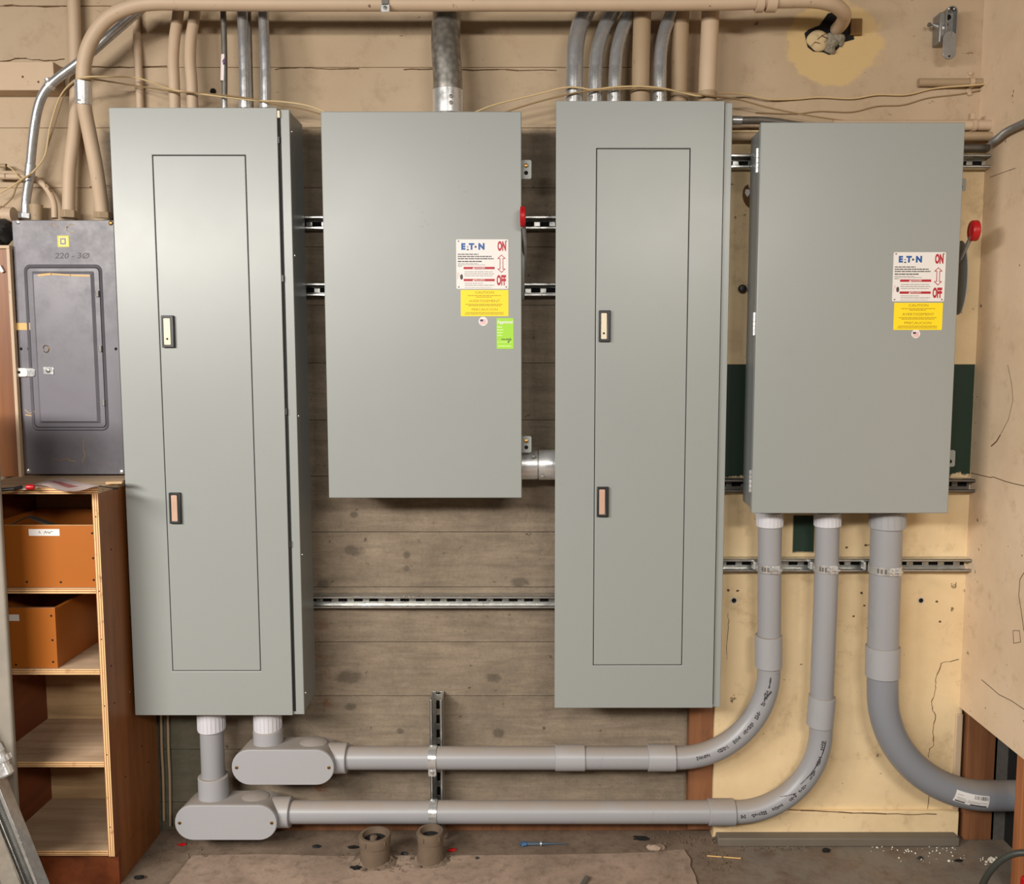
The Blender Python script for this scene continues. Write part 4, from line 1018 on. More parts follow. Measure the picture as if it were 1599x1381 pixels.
conduit('silver bent conduit between two beige ones above the right panel', [(1030, 166, -.125), (1030.5, 120, -.125), (1032, 80, -.115), (1038, 48, -.10), (1049, 20, -.08), (1058, -8, -.07)], .0195, 'emt', collar=cn(1030, 0, .0215), seg_=28, grp=grp)
conduit('darkest beige conduit, set back behind the others above the right panel', [(1060, 166, -.08), (1061, 90, -.08), (1064, -8, -.07)], .026, 'beigepipe_dirty_shaded', 'painted_conduit', collar=[((1060, 164, -.08), (1060, 152, -.08), .028, 'beigepipe_dirty_shaded')], seg_=28, grp=grp)  # darker paint puts the shade of its set-back place into the colour
conduit('rightmost beige conduit above the right panel', [(1104, 166, -.10), (1105, 120, -.10), (1109, 30, -.09), (1110, -8, -.085)], .0265, 'beigepipe', 'painted_conduit', collar=[((1104, 164, -.10), (1104, 144, -.10), .029, 'beigepipe_dirty_shaded')], seg_=28, grp=grp)
# one metal nipple between the left box and the right panel
conduit('thick shiny nipple joining the left disconnect box to the right panel', [(800, 726, -.105), (885, 726, -.105)], .043, 'bigsteel', 'metal_nipple', 'conduit fitting', smooth=False,
    collar=[((812, 726, -.105), (839.5, 726, -.105), .0465, 'zinc', [(833, 714)]), ((841, 726, -.105), (872, 726, -.105), .0475, 'zinc', [(847, 745)])], seg_=32)
# grey pipes between right panel and right box and in the corner
conduit('grey steel conduit passing behind the top of the right disconnect box', [(1120, 187.5, -.10), (1160, 188, -.10), (1200, 189, -.09), (1260, 198, -.075), (1320, 205, -.07)], .0115, 'emt_dull', collar=[((1143, 187.5, -.10), (1158, 188, -.10), .0135, 'emt')])
def level(label, y, Yv, r, mat, x0, name='metal_conduit', x1=None, col=None):
    a = W(x0, y, Yv); b = Vector(((XR + .02) if x1 is None else W(x1, y, Yv).x, Yv, a.z)); t = thing(name, label, 'conduit', (b.x, b.y, b.z), 'level pipes in the upper right corner')
    bm = bmn(); tube(bm, [a, b], r, 22); part('tube', bm, M[mat], t)
    if col: sleeve('coupling', W(col[0], y, Yv), W(col[1], y, Yv), r + .002, mat, t)
    return t
level('upper beige pipe entering the corner above the right disconnect box', 196, -.075, .0155, 'beigepipe', 1300, 'painted_conduit')
level('dusty grey pipe with a pale top entering the corner beside the right disconnect box', 213, -.085, .0135, 'beigepipe_dirty_shaded', 1130, 'painted_conduit')
level('grey steel pipe lowest but one in the corner beside the right disconnect box', 231, -.075, .0105, 'emt_dull', 1300)
# painted stub pipe above
t = level('short old painted pipe stub in a strap near the right corner', 129, -.012, .0125, 'beigepipe_dirty_shaded', 1434, 'painted_pipe_stub')
t['category'] = 'pipe'; del t['group']
bm = bmn(); c = W(1518, 128, -.02); prism(bm, rrect(c.x - .008, c.x + .008, c.z - .034, c.z + .034, .006), -.004, .0); part('strap_plate', bm, M['beigewood'], t, .002)
bm = bmn(); lathe(bm, (c.x - .007, -.012, c.z), (1, 0, 0), ((0, .0135), (0, .016), (.014, .016), (.014, .0135)), 20, False); part('strap_loop', bm, M['beigewood'], t)
for dz in (-.03, .03):
    bm = bmn(); lathe(bm, (c.x, -.003, c.z + dz), (0, -1, 0), ((0, .008), (.005, .007), (.006, 0)), 6); part('strap_screw', bm, M['beigewood'], t)
c = W(1516, 186, -.06); t = thing('pipe_strap', 'beige painted strap hooked over the upper corner pipe', 'pipe strap', (c.x, -.055, c.z)); bm = bmn()
lathe(bm, Vector((c.x - .006, -.075, W(1400, 196, -.075).z)), (1, 0, 0), ((0, .0162), (0, .019), (.012, .019), (.012, .0162)), 20, False); part('loop', bm, M['beigewood'], t)
bm = bmn(); zz = W(1400, 196, -.075).z; box(bm, c.x - .007, c.x + .007, -.075, -.055, zz + .014, zz + .038); part('tab', bm, M['beigewood'], t, .002)
# armoured cable leaving along the right wall
pt = []
for x, y, X in ((1549, 222, -.02), (1558, 216, -.018), (1572, 205, -.018), (1599, 192, -.018), (1640, 172, -.018), (1760, 120, -.018), (1950, 70, -.018)):
    u, v = (x - CX) / F, (y - CY) / F; d = Vector((u, cp - v * sp, -sp - v * cp)); pt.append(CAM + d * ((XR + X) / d.x))
path = smoothpath(pt, 40); t = thing('armored_cable', 'ribbed grey armoured cable leaving the corner along the right wall', 'cable', pt[0]); bm = bmn()
tube(bm, path, .01, 14, True, [.0098 + .0011 * math.sin(i * 2.1) for i in range(len(path))]); part('sheath', bm, M['body_grey'], t)
# strap tab on the long conduit
c = W(601.5, 11, -.206); t = thing('conduit_hanger', 'small silver hanger tab on the long beige conduit', 'hanger', (c.x, -.2, c.z)); X0, X1, Z0, Z1 = rect(594.5, 6, 608.5, 19, -.208)
bm = bmn(); prism(bm, rrect(X0, X1, Z0, Z1, .006), -.2095, -.2065); part('tab', bm, M['zinc'], t, .0008)
bm = bmn(); box(bm, X0 + .003, X1 - .003, -.2095, -.206, Z1 - .004, Z1 + .05); part('arm', bm, M['emt_dull'], t, .0008)
bm = bmn(); lathe(bm, ((X0 + X1) / 2, -.2095, (Z0 + Z1) / 2), (0, -1, 0), ((0, .0055), (.002, .0055), (.003, 0)), 14); part('bolt', bm, M['emt_dull'], t)
# clamp on the diagonal conduit
c = W(77, 134, -.095); t = thing('conduit_clamp', 'small bright clamp with a bolt on the diagonal silver conduit', 'clamp', c); ax = (W(88, 124, -.09) - W(70, 143, -.09)).normalized()
bm = bmn(); lathe(bm, W(78, 133, -.09) - ax * .006, ax, ((0, .0138), (0, .0165), (.012, .0165), (.012, .0138)), 22, False); part('band', bm, M['zinc'], t)
bm = bmn(); p = W(75, 127, -.098); lathe(bm, p, (-.2, -.3, 1), ((-.012, .0045), (.002, .0045), (.002, .0085), (.009, .0085), (.011, .004), (.011, 0)), 14); part('bolt', bm, M['zinc'], t)
# open conduit body upper right
c = W(1482, 50, -.06); t = thing('conduit_access_fitting', 'open grey conduit body high on the right with its cover plate hanging by one screw', 'conduit body', (c.x, 0, c.z - .08))
X0, X1, Z0, Z1 = rect(1477, 9, 1495, 58, -.06)
bm = bmn(); o = stadium(X0, X1, Z0, Z1); i = stadium(X0 + .003, X1 - .003, Z0 + .003, Z1 - .003); n = len(o)
va, vb, vc, vd = ([bm.verts.new((x, y, z)) for x, z in s] for s, y in ((o, -.062), (i, -.062), (i, -.038), (o, -.022)))
for k in range(n):
    q = (k + 1) % n; bm.faces.new((va[k], va[q], vb[q], vb[k])); bm.faces.new((vb[k], vb[q], vc[q], vc[k])); bm.faces.new((va[k], vd[k], vd[q], va[q]))
bm.faces.new(vc); bm.faces.new(list(reversed(vd))); part('body', bm, M['body_grey'], t)
bm = bmn(); q = W(1481, 27, -.0385); cyl(bm, q, q - Vector((0, .0012, 0)), .008, 18); part('inner_opening', bm, M['hole'], t)
X2, X3, Z2, Z3 = rect(1472, 48.5, 1493, 93, -.068); bm = bmn(); prism(bm, stadium(X2, X3, Z2, Z3), -.070, -.066); cv = part('hanging_cover', bm, M['body_grey'], t, .0012)
bm = bmn(); xm = (X2 + X3) / 2; cyl(bm, (xm, -.0698, Z2 + .009), (xm, -.0708, Z2 + .009), .003, 12); part('screw_hole', bm, M['hole'], cv)
bm = bmn(); lathe(bm, (xm, -.066, Z3 - .008), (0, -1, 0), ((0, .0035), (.006, .0035), (.0075, 0)), 12); part('cover_screw', bm, M['body_grey'], cv)
bm = bmn(); a, b = W(1478, 46, -.04), W(1456, 38, -.03); lathe(bm, a, b - a, ((0, .016), (.012, .016), (.02, .012), ((b - a).length, .004)), 18); part('side_neck', bm, M['body_grey'], t)
bm = bmn(); p = W(1452.5, 39, -.035); lathe(bm, p, (-1, -.4, 0), ((-.004, .003), (.002, .0065), (.006, .0065), (.007, 0)), 12); part('locking_screw', bm, M['emt_dull'], t)
bm = bmn(); box(bm, X0 - .014, X0 + .006, -.05, -.002, Z0 - .012, Z1 - .014); part('back_arm', bm, M['body_grey'], t, .003)
for x in (1481.5, 1489.5):
    bm = bmn(); p = W(x, 14, -.062); lathe(bm, p, (0, -1, 0), ((0, .0025), (.003, .0025), (.004, 0)), 10); part('post_tip', bm, M['zinc'], t)
# ragged hole in the wall with crumbling mortar round the conduit end
def blob(bm, c, rx, ry, rz, n=14, m=9, seed=0, amp=.25):
    rr = random.Random(seed); rows = []
    ph = [(rr.uniform(1, 4), rr.uniform(0, 6), rr.uniform(1, 4)) for _ in range(5)]
    for j in range(m + 1):
        th = math.pi * j / m; row = []
        for i in range(n):
            a = math.tau * i / n; k = 1 + amp * sum(math.sin(f * a + p + g * th) for f, p, g in [(round(f), p, g) for f, p, g in ph]) / 3
            row.append(bm.verts.new((c[0] + rx * k * math.sin(th) * math.cos(a), c[1] + ry * k * math.cos(th), c[2] + rz * k * math.sin(th) * math.sin(a))))
        rows.append(row)
    for a, b in zip(rows, rows[1:]):
        for i in range(n): bm.faces.new((a[i], a[(i + 1) % n], b[(i + 1) % n], b[i]))
hp = [(1256, 52), (1262, 47), (1280, 40), (1285, 32), (1292, 22), (1306, 18), (1320, 30), (1330, 35), (1333, 62), (1318, 66), (1312, 72), (1300, 85), (1294, 86), (1285, 82), (1270, 81), (1261, 74), (1258, 62)]
bm = bmn(); prism(bm, [(W(x, y, 0).x, W(x, y, 0).z) for x, y in hp], -.0035, .002); part('ragged_hole', bm, M['hole'], wall, smooth=False)
t = thing('mortar_patch', 'cracked lump of mortar stuffed in the ragged hole where the long conduit ends', 'mortar', W(1285, 75, 0))
for i, (x, y, a, b) in enumerate(((1276, 63, .034, .031), (1279, 70, .026, .02), (1296, 62, .018, .022), (1307, 58, .014, .016))):
    bm = bmn(); p = W(x, y, -.002); blob(bm, (p.x, -.003, p.z), a, .012, b, 22, 10, i + 3, .12); part('mortar_lump', bm, M['mortar'] if i < 2 else M['plastergrey'], t)
for i, (x, y, a, b) in enumerate(((1296, 77, .018, .016), (1303, 68, .016, .012), (1313, 62, .014, .018))):
    bm = bmn(); p = W(x, y, -.002); blob(bm, (p.x, -.003, p.z), a, .014, b, 14, 8, i + 30, .3); part('mortar_crumb', bm, M['plastergrey'], t)
for pix in (([1276, 62], [1283, 56], [1290, 52]), ([1265, 73], [1272, 66], [1280, 68]), ([1283, 56], [1292, 60], [1287, 66])):
    bm = bmn(); ribbon(bm, [(W(x, y, -.015).x, W(x, y, -.015).z) for x, y in pix], .002, -.0165); part('mortar_crack', bm, M['crack'], t, smooth=False)
X0, X1, Z0, Z1 = rect(1327, 30, 1345, 56, -.004); bm = bmn(); box(bm, X0, X1, -.012, -.001, Z0, Z1); solo('wood_shim', bm, M['amber'], 'dark amber wood shim beside the ragged hole', 'wood shim', bevel=.002)
# wood block upper left
X0, X1, Z0, Z1 = rect(-40, 96, 84, 141, -.065); bm = bmn(); box(bm, X0, X1, -.065, -.002, Z0, Z1); t = solo('wood_block', bm, M['beigewood'], 'beige painted timber block at the upper left behind the diagonal conduit', 'timber block', bevel=.002)
for x, y in ((35.5, 120), (60, 128)):
    bm = bmn(); c = W(x, y, -.065); cyl(bm, c, c - Vector((0, .0006, 0)), .0035, 10); part('nail_hole', bm, M['crack'], t)
# pale fittings behind the old breaker box at the left edge
t = thing('painted_conduit', 'thick beige pipe with a collar at the left edge beside the old breaker box', 'conduit', W(10, 338, -.05)); bm = bmn(); tube(bm, [W(-30, 336, -.05), W(22, 336, -.05)], .024, 22); part('tube', bm, M['beigepipe'], t)
sleeve('coupling', W(-30, 336, -.05), W(6, 336, -.05), .028, 'beigepipe', t)
t = thing('painted_conduit', 'lower beige pipe passing behind the old breaker box at the left edge', 'conduit', W(10, 362, -.03)); bm = bmn(); tube(bm, [W(-30, 362, -.028), W(60, 362, -.028)], .018, 22); part('tube', bm, M['beigepipe'], t)
X0, X1, Z0, Z1 = rect(47, 320, 67, 345, -.04); t = thing('junction_fitting', 'squat beige cup fitting on top of the old breaker box', 'fitting', ((X0 + X1) / 2, -.04, Z0)); bm = bmn(); lathe(bm, ((X0 + X1) / 2, -.04, Z0), (0, 0, 1), ((0, .017), (Z1 - Z0 - .004, .0195), (Z1 - Z0, .0195), (Z1 - Z0, .016)), 22); part('cup', bm, M['beigepipe_dirty_shaded'], t)
bm = bmn(); a = W(-6, 259, -.03); tube(bm, [a, W(10, 259, -.03)], .0065, 14); t = solo('cable_stub', bm, M['beigepipe_dirty_shaded'], 'short beige tube end with a black mouth at the left edge', 'tube')
bm = bmn(); p = W(10, 259, -.03); cyl(bm, p - Vector((.002, 0, 0)), p + Vector((.001, 0, 0)), .005, 14); part('open_mouth', bm, M['hole'], t)
# ---- thin cables
def cable(label, pix, r=.0026, mat='cable', name='thin_cable', grp='thin cables strung across the wall'):
    pts = smoothpath([W(*p) for p in pix], 10); bm = bmn(); tube(bm, pts, r, 8); return solo(name, bm, M[mat], label, 'cable', grp)
cable('cream cable looping from the old breaker box over the left panel', [(-6, 305, -.05), (20, 290, -.055), (38, 277, -.075), (52, 268, -.09), (70, 243, -.07), (78, 200, -.07), (92, 155, -.09), (110, 131, -.13), (130, 121, -.168), (170, 120, -.14), (215, 122, -.06), (265, 139, -.13), (300, 145, -.13), (355, 152, -.13), (400, 157, -.145), (440, 159, -.14), (480, 165, -.14), (510, 176, -.14)])
cable('tan cable running just below the cream one over the left panel', [(-6, 332, -.05), (18, 310, -.06), (28, 288, -.07), (48, 272, -.09), (66, 250, -.07), (82, 205, -.06), (100, 150, -.09), (120, 128, -.13), (136, 123, -.166), (200, 132, -.06), (265, 142, -.13), (330, 147, -.13), (385, 153, -.147), (430, 163, -.14), (470, 170, -.13), (500, 178, -.13)], .0023, 'cable_dark')
cable('short cream cable from the black mouthed tube end at the left edge', [(11, 259, -.03), (20, 265, -.04), (29, 276, -.05), (36, 281, -.07)], .0022)
cable('upper cream cable draped over the silver bent conduits to the right corner', [(740, 176, -.14), (775, 163, -.14), (840, 147, -.14), (880, 137, -.158), (905, 137, -.162), (925, 140, -.16), (960, 136, -.16), (1000, 135, -.16), (1035, 138, -.155), (1070, 146, -.14), (1095, 150, -.14), (1120, 146, -.08), (1160, 147, -.03), (1200, 155, -.02), (1240, 155, -.01), (1280, 152, -.01), (1330, 154, -.01), (1370, 148, -.01), (1415, 148, -.01), (1460, 138, -.01), (1520, 133, -.03), (1552, 130, -.03)])
cable('lower tan cable sagging from the conduit cluster behind the right disconnect box', [(780, 178, -.13), (830, 162, -.14), (880, 149, -.156), (920, 142, -.162), (970, 139, -.162), (1020, 139, -.16), (1060, 143, -.14), (1110, 150, -.14), (1150, 155, -.08), (1200, 168, -.06), (1260, 180, -.06), (1332, 191, -.06)], .0026, 'cable_dark')
cable('faint painted cable along the wall above the right disconnect box', [(1180, 176, -.004), (1240, 178, -.004), (1280, 174, -.004), (1330, 175, -.004), (1370, 166, -.004), (1410, 164, -.004), (1450, 153, -.004), (1500, 147, -.004), (1550, 137, -.01)], .002, 'cable_dark')
# knob and knot hole in the gap beside the right box
c = W(1158, 451.5, Yp); t = thing('knob', 'round black knob on the cream wall in the gap between right panel and box', 'knob', c); bm = bmn(); lathe(bm, c, (0, -1, 0), ((0, .006), (.006, .012), (.012, .013), (.018, .009), (.019, 0)), 22); part('cap', bm, M['black'], t)
bm = bmn(); c2 = W(1166, 448.5, Yp); lathe(bm, c2, (0, -1, 0), ((0, .009), (.003, .008), (.004, 0)), 16); part('backing_washer', bm, M['beigewood'], t)
kp = [(1168, 288), (1163, 291), (1160, 298), (1159, 306), (1161, 314), (1165, 321), (1170, 325), (1174, 305)]
bm = bmn(); prism(bm, [(W(x, y, Yp).x, W(x, y, Yp).z) for x, y in kp], Yp - .001, Yp + .001); k = part('knot_hole', bm, M['amber'], plas, smooth=False)
bm = bmn(); prism(bm, [(W(x, y, Yp).x, W(x, y, Yp).z) for x, y in ((1164, 296), (1170, 296), (1171, 302), (1167, 308), (1163, 302))], Yp - .0016, Yp); part('knot_chip', bm, M['white'], plas, smooth=False)
# ================================================================== PLYWOOD SHELF UNIT
YS, YB = -.35, -.03
xo = W(253, 1262, YB).x; xo = (xo + W(176, 1335, YS).x) / 2; th = .0185
zt = W(100, 771.5, YS).z; xi_l = (W(85, 1120, YB - .01).x + W(72, 1250, YB - .01).x) / 2 - .004
zp = W(100, 1338, YS).z
t = thing('wooden_shelf_unit', 'open brown plywood shelf unit on the floor at the left with two orange brown bins', 'shelf unit', ((xo + xi_l) / 2, YB, 0))
def board(name, x0, x1, y0, y1, z0, z1, mat, label=None, edge=True):
    bm = bmn(); box(bm, x0, x1, y0, y1, z0, z1); o = part(name, bm, M[mat], t, .0008, label); em = 'edge_v' if (z1 - z0) > (x1 - x0) else 'edge'
    if edge:
        bm = bmn(); box(bm, x0 + .0004, x1 - .0004, y0 - .0008, y0 + .0002, z0 + .0004, z1 - .0004); part('ply_edge', bm, M[em], o, 0, 'striped raw plywood edge')
    return o
right_side = board('side_panel', xo - th, xo, YS, YB, zp - .0, zt - .0005, 'brownply')
board('side_panel', xi_l - th, xi_l, YS, YB, zp, zt, 'redply')
board('top_board', xi_l - th, xo - .0006, YS - .0005, YB, zt - .0005, zt + .0175, 'dustply')
zs = []
for y in (919, 1045.5, 1190, 1328.5):
    z = W(90, y, YS).z; zs.append(z); board('shelf', xi_l, xo - th, YS + .0005, YB, z - .0165, z, 'dustply')
board('back_panel', xi_l, xo - th, YB - .006, YB, zp, zt, 'rawply', edge=False)
board('plinth', xi_l - th, xo - .004, YS + .03, YS + .048, 0, zp, 'redply', edge=False)
board('plinth_side', xo - .024, xo - .004, YS + .048, YB, 0, zp, 'brownply', edge=False)
rr = random.Random(9)
for k in range(9):
    y, z = rr.uniform(YS + .03, YB - .05), rr.uniform(zp + .1, zt - .05)
    bm = bmn(); lathe(bm, (xo, y, z), (1, 0, 0), ((-.001, .003), (.0004, .003), (.0004, 0)), 10); part('nail_head', bm, M['hole'] if k else M['zinc'], right_side)
for k in range(6):
    z = zp + (zt - zp) * (k + .5) / 6; bm = bmn(); p = (xo - th / 2, YS - .0008, z + rr.uniform(-.05, .05)); lathe(bm, p, (0, -1, 0), ((-.001, .002), (.0004, .002), (.0004, 0)), 8); part('nail_head', bm, M['hole'], right_side)
def bin_(label, x0, x1, z0, z1, y0, y1, nails, tagr, tilt=0):
    o = thing('wooden_bin', label, 'bin', ((x0 + x1) / 2, (y0 + y1) / 2, z0), 'orange brown bins in the shelf unit'); b = .012
    def bb(nm, *a):
        bm = bmn(); box(bm, *a); p = part(nm, bm, M['orangeply'], o, .0006); return p
    f = bb('front', x0, x1, y0, y0 + b, z0, z1); bb('back', x0, x1, y1 - b, y1, z0, z1)
    bb('side', x0, x0 + b, y0 + b, y1 - b, z0, z1 - .002); bb('side', x1 - b, x1, y0 + b, y1 - b, z0, z1 - .002); bb('bottom', x0 + b, x1 - b, y0 + b, y1 - b, z0, z0 + .008)
    bm = bmn(); box(bm, x0, x1, y0 + .001, y0 + b - .001, z1 - .0002, z1 + .0006); part('raw_rim', bm, M['edge'], f)
    for x, y in nails:
        c = W(x, y, y0); bm = bmn(); cyl(bm, c + Vector((0, .001, 0)), c - Vector((0, .0006, 0)), .0032, 10); part('nail_hole', bm, M['hole'], f)
    X0, X1, Z0, Z1 = rect(*tagr, y0); bm = bmn(); box(bm, X0, X1, y0 - .0006, y0, Z0, Z1); lb = part('paper_tag', bm, M['white'], f, 0, 'white paper tag')
    return o, lb, (X0, X1, Z0, Z1)
yb = YS + .008
b1, lb, q = bin_('orange brown wooden bin filling the top compartment of the shelf', xi_l + .003, xo - th - .003, zs[0] + .0005, W(80, 821, yb).z, yb, YB - .02,
    [(144, 833), (145.5, 872), (146.5, 906), (42, 909), (95, 909.5)], (45, 826.5, 93, 837))
bm = bmn(); xm, zm = (q[0] + q[1]) / 2, (q[2] + q[3]) / 2
ribbon(bm, [(xm - .016, zm - .003), (xm - .013, zm + .004), (xm - .01, zm - .003)], .0012, yb - .0006); part('tag_scribble', bm, M['ink'], lb, smooth=False)
bm = bmn(); ribbon(bm, [(xm + .0, zm - .003), (xm + .004, zm + .004), (xm + .007, zm - .002), (xm + .011, zm + .003), (xm + .015, zm - .003), (xm + .02, zm + .003), (xm + .026, zm + .003)], .0012, yb - .0006); part('tag_scribble', bm, M['ink'], lb, smooth=False)
bin_('narrower orange brown wooden bin pushed to the left in the second compartment', xi_l + .003, W(88, 997, yb).x, zs[1] + .0005, W(60, 950, yb).z, yb, YB - .02,
    [(80, 962), (82, 1000), (83, 1034), (25, 1038.5)], (10, 960, 30, 970))
for i, (x, y, dx, dz, w, lab) in enumerate(((22, 812, .10, .05, .008, 'flat grey metal strip leaning in the top bin at its left'), (80, 814, .12, -.045, .014, 'flat grey metal strip lying across the top bin at its right'))):
    c = W(x, y, YS + .1); bm = bmn(); obox(bm, c + Vector((0, 0, -.01)), (dx / 2, 0, dz / 2), (0, w, 0), (0, 0, .0015)); solo('metal_strip', bm, M['emt_dull'], lab, 'metal strip')
# things lying on top
ztop = zt + .0175
def sheet(name, pix, z, mat, label, cat, wob=.012, n=10, seed=1):
    P = [WZ(x, y, z) for x, y in pix]; rr_ = random.Random(seed); bm = bmn(); g = []
    for i in range(n + 1):
        row = []
        for j in range(n + 1):
            u, v = i / n, j / n; p = P[0] * (1 - u) * (1 - v) + P[1] * u * (1 - v) + P[2] * u * v + P[3] * (1 - u) * v
            p.z = z + .001 + wob * (.5 + .5 * math.sin(u * 5 + v * 3)) * abs(math.sin(v * 4.3 + u)) * (1 if 0 < i < n else .7) + rr_.uniform(0, .001); row.append(bm.verts.new(p))
        g.append(row)
    for i in range(n):
        for j in range(n): bm.faces.new((g[i][j], g[i + 1][j], g[i + 1][j + 1], g[i][j + 1]))
    geo = bmesh.ops.solidify(bm, geom=bm.faces[:], thickness=.0012)
    return solo(name, bm, M[mat], label, cat), P
pap, P = sheet('printed_paper', [(50, 758), (98, 748), (156, 763.5), (104, 770)], ztop, 'paperwhite', 'crumpled white paper printed in red on top of the shelf unit', 'paper', .008)
me = pap.data; me.materials.append(M['inkpink']); dg = None
for pl in me.polygons:     # red printed band across the sheet
    c = pl.center + pap.location; u = (c - P[0]).dot(P[3] - P[0]) / (P[3] - P[0]).length_squared; 
    a = (c - P[0]); e1 = P[1] - P[0]; e2 = P[3] - P[0]; det = e1.x * e2.y - e1.y * e2.x; uu = (a.x * e2.y - a.y * e2.x) / det; vv = (e1.x * a.y - e1.y * a.x) / det
    if .38 < uu < .62 and .12 < vv < .8: pl.material_index = 1
c = WZ(45, 760, ztop + .006); t2 = thing('marker_cap', 'small red cap on a scrap of white paper on top of the shelf unit', 'cap', WZ(45, 762, ztop)); bm = bmn(); lathe(bm, WZ(41, 761, ztop + .008), (1, .15, 0), ((0, .006), (.006, .0075), (.018, .0075), (.022, .005), (.022, 0)), 16); part('cap', bm, M['red'], t2)
bm = bmn(); p = WZ(46, 763, ztop); lathe(bm, p + Vector((0, 0, .0002)), (0, 0, 1), ((0, .022), (.0012, .022), (.0012, 0)), 20); part('scrap', bm, M['white'], t2)
bm = bmn(); tube(bm, [WZ(-10, 766, ztop + .006), WZ(20, 764, ztop + .006), WZ(33, 761, ztop + .006)], .0055, 12, True); solo('black_strap', bm, M['black'], 'black strap lying on top of the shelf unit at the left edge', 'strap')
bm = bmn(); tube(bm, [WZ(155, 759, ztop + .002), WZ(172, 762, ztop + .002), WZ(181, 763, ztop + .002)], .0015, 8); obox(bm, WZ(180, 763, ztop + .003), (.006, 0, 0), (0, .003, 0), (0, 0, .003)); solo('black_pin', bm, M['hole'], 'thin black pin by the back edge on top of the shelf unit', 'pin')
bm = bmn(); p = WZ(179, 755, ztop); obox(bm, p + Vector((0, 0, .003)), (.022, .004, 0), (-.003, .012, 0), (0, 0, .003)); solo('wood_offcut', bm, M['rawply'], 'pale wood offcut near the back of the shelf top', 'wood scrap')
# upright brown board and the black tool on it
X0, X1, Z0, Z1 = rect(-60, 383, 25, 752, -.118); X1 = rect(29, 344, 186, 741, -.10)[0] - .0015
Z0 = ztop
t = thing('divider_board', 'upright brown board with a beige edge left of the old breaker box', 'board', ((X0 + X1) / 2, -.11, Z0)); bm = bmn(); box(bm, X0, X1 - .010, -.110, -.1025, Z0, Z1 - .010); part('panel', bm, M['brownply'], t, .001)
bm = bmn(); box(bm, X1 - .010, X1, -.118, -.1025, Z0, Z1 - .01); part('edge_strip', bm, M['beigewood'], t, .001)
bm = bmn(); box(bm, X0, X1, -.118, -.02, Z1 - .010, Z1); part('edge_strip', bm, M['beigewood'], t, .001)
t = thing('black_tool', 'dusty black tool with a ridged grip resting on the upright brown board', 'tool', W(4, 436, -.1))
c = W(4, 412, -.1); Zs = Z1
bm = bmn(); blob(bm, (c.x - .010, -.075, Zs + .044), .028, .036, .043, 20, 10, 5, .18); part('housing', bm, M['toolblack'], t)
bm = bmn(); p = W(-6, 383, -.10); lathe(bm, p - Vector((0, 0, .012)), (-.45, 0, 1), [(0, .02)] + [(k * .004, .022 + (.0025 if k % 2 else 0)) for k in range(1, 11)] + [(.046, .018), (.048, 0)], 20); part('ridged_grip', bm, M['toolblack'], t)
bm = bmn(); p = W(2, 420, -.115); obox(bm, p + Vector((0, -.0, 0)), (.005, 0, -.010), (0, .004, 0), (.004, 0, .002)); part('grey_plate', bm, M['white'], t)
# thin pipes beside the shelf
for x0, x1, y0, y1, lab in ((251.5, 256, 1110, 1282, 'left one of two thin vertical tubes between the shelf unit and the lower conduit body'), (262, 266, 1110, 1290, 'right one of two thin vertical tubes between the shelf unit and the lower conduit body')):
    bm = bmn(); tube(bm, smoothpath([W(x0, y0, -.012), W(x0 + 1, 1170, -.012), W((x0 + x1) / 2 + 1, 1215, -.012), W(x1, y1, -.012)], 6), .0042, 12); solo('thin_tube', bm, M['beigepipe_dirty_shaded'], lab, 'tube', 'thin tubes at the base of the wall')
# ================================================================== LEANING STRUTS AT THE LOWER LEFT
def lean(name, label, top, foot, r0=.0205, roll=0.0, mat='strut', cat='strut channel', grp='loose strut channels leaning at the lower left'):
    a, b = Vector(foot), Vector(top); d = (b - a); L = d.length; d /= L
    n = Vector((0, -1, 0)); n = (n - d * n.dot(d)).normalized(); s = d.cross(n); n, s = n * math.cos(roll) + s * math.sin(roll), s * math.cos(roll) - n * math.sin(roll)
    t = thing(name, label, cat, a, grp); h, th_, lip = r0, .0026, .009; mid = (a + b) / 2; bm = bmn()
    obox(bm, mid - n * (h - th_ / 2), d * L / 2, n * th_ / 2, s * h)
    for sg in (1, -1):
        obox(bm, mid + s * sg * (h - th_ / 2), d * L / 2, n * h, s * th_ / 2)
        obox(bm, mid + s * sg * (h - lip / 2) + n * (h - th_ / 2), d * L / 2, n * th_ / 2, s * lip / 2)
    part('channel', bm, M[mat], t, .0008)
    for sg in (1, -1):
        bm = bmn(); e = mid + s * sg * (h - lip) + n * (h - .005); obox(bm, e, d * L / 2, n * .0045, s * .0012)
        k = 0.0
        while k < L: obox(bm, a + d * k + s * sg * (h - lip) + n * (h - .0105), d * .0016, n * .0022, s * .0014); k += .0065
        part('serrated_lip', bm, M['emt_dull'], t)
    return t
Yn = -.93
lean('strut_channel', 'loose strut channel with a dark toothed slot leaning in the lower left corner', W(-44, 1130, -.50), WZ(100, 1490, .0), .0205, 0)
lean('strut_channel', 'loose bright strut channel in the lower left corner, closest to the picture edge', W(-62, 1180, -.54), WZ(60, 1510, .0), .0205, 2.6)
a, b = W(-10, 1160, -.55), W(12, 1212, -.56); t = thing('conduit_fitting', 'very shiny ribbed fitting on top of the leaning channels', 'conduit fitting', b); bm = bmn(); d = b - a; L = d.length
lathe(bm, a, d, [(0, .014), (L * .1, .020), (L * .3, .021), (L * .32, .018), (L * .42, .018), (L * .44, .022), (L * .6, .022), (L * .62, .018), (L * .72, .018), (L * .74, .020), (L * .95, .020), (L, .015)], 26); part('ribbed_body', bm, M['zinc'], t)
bm = bmn(); ax = d.normalized(); 
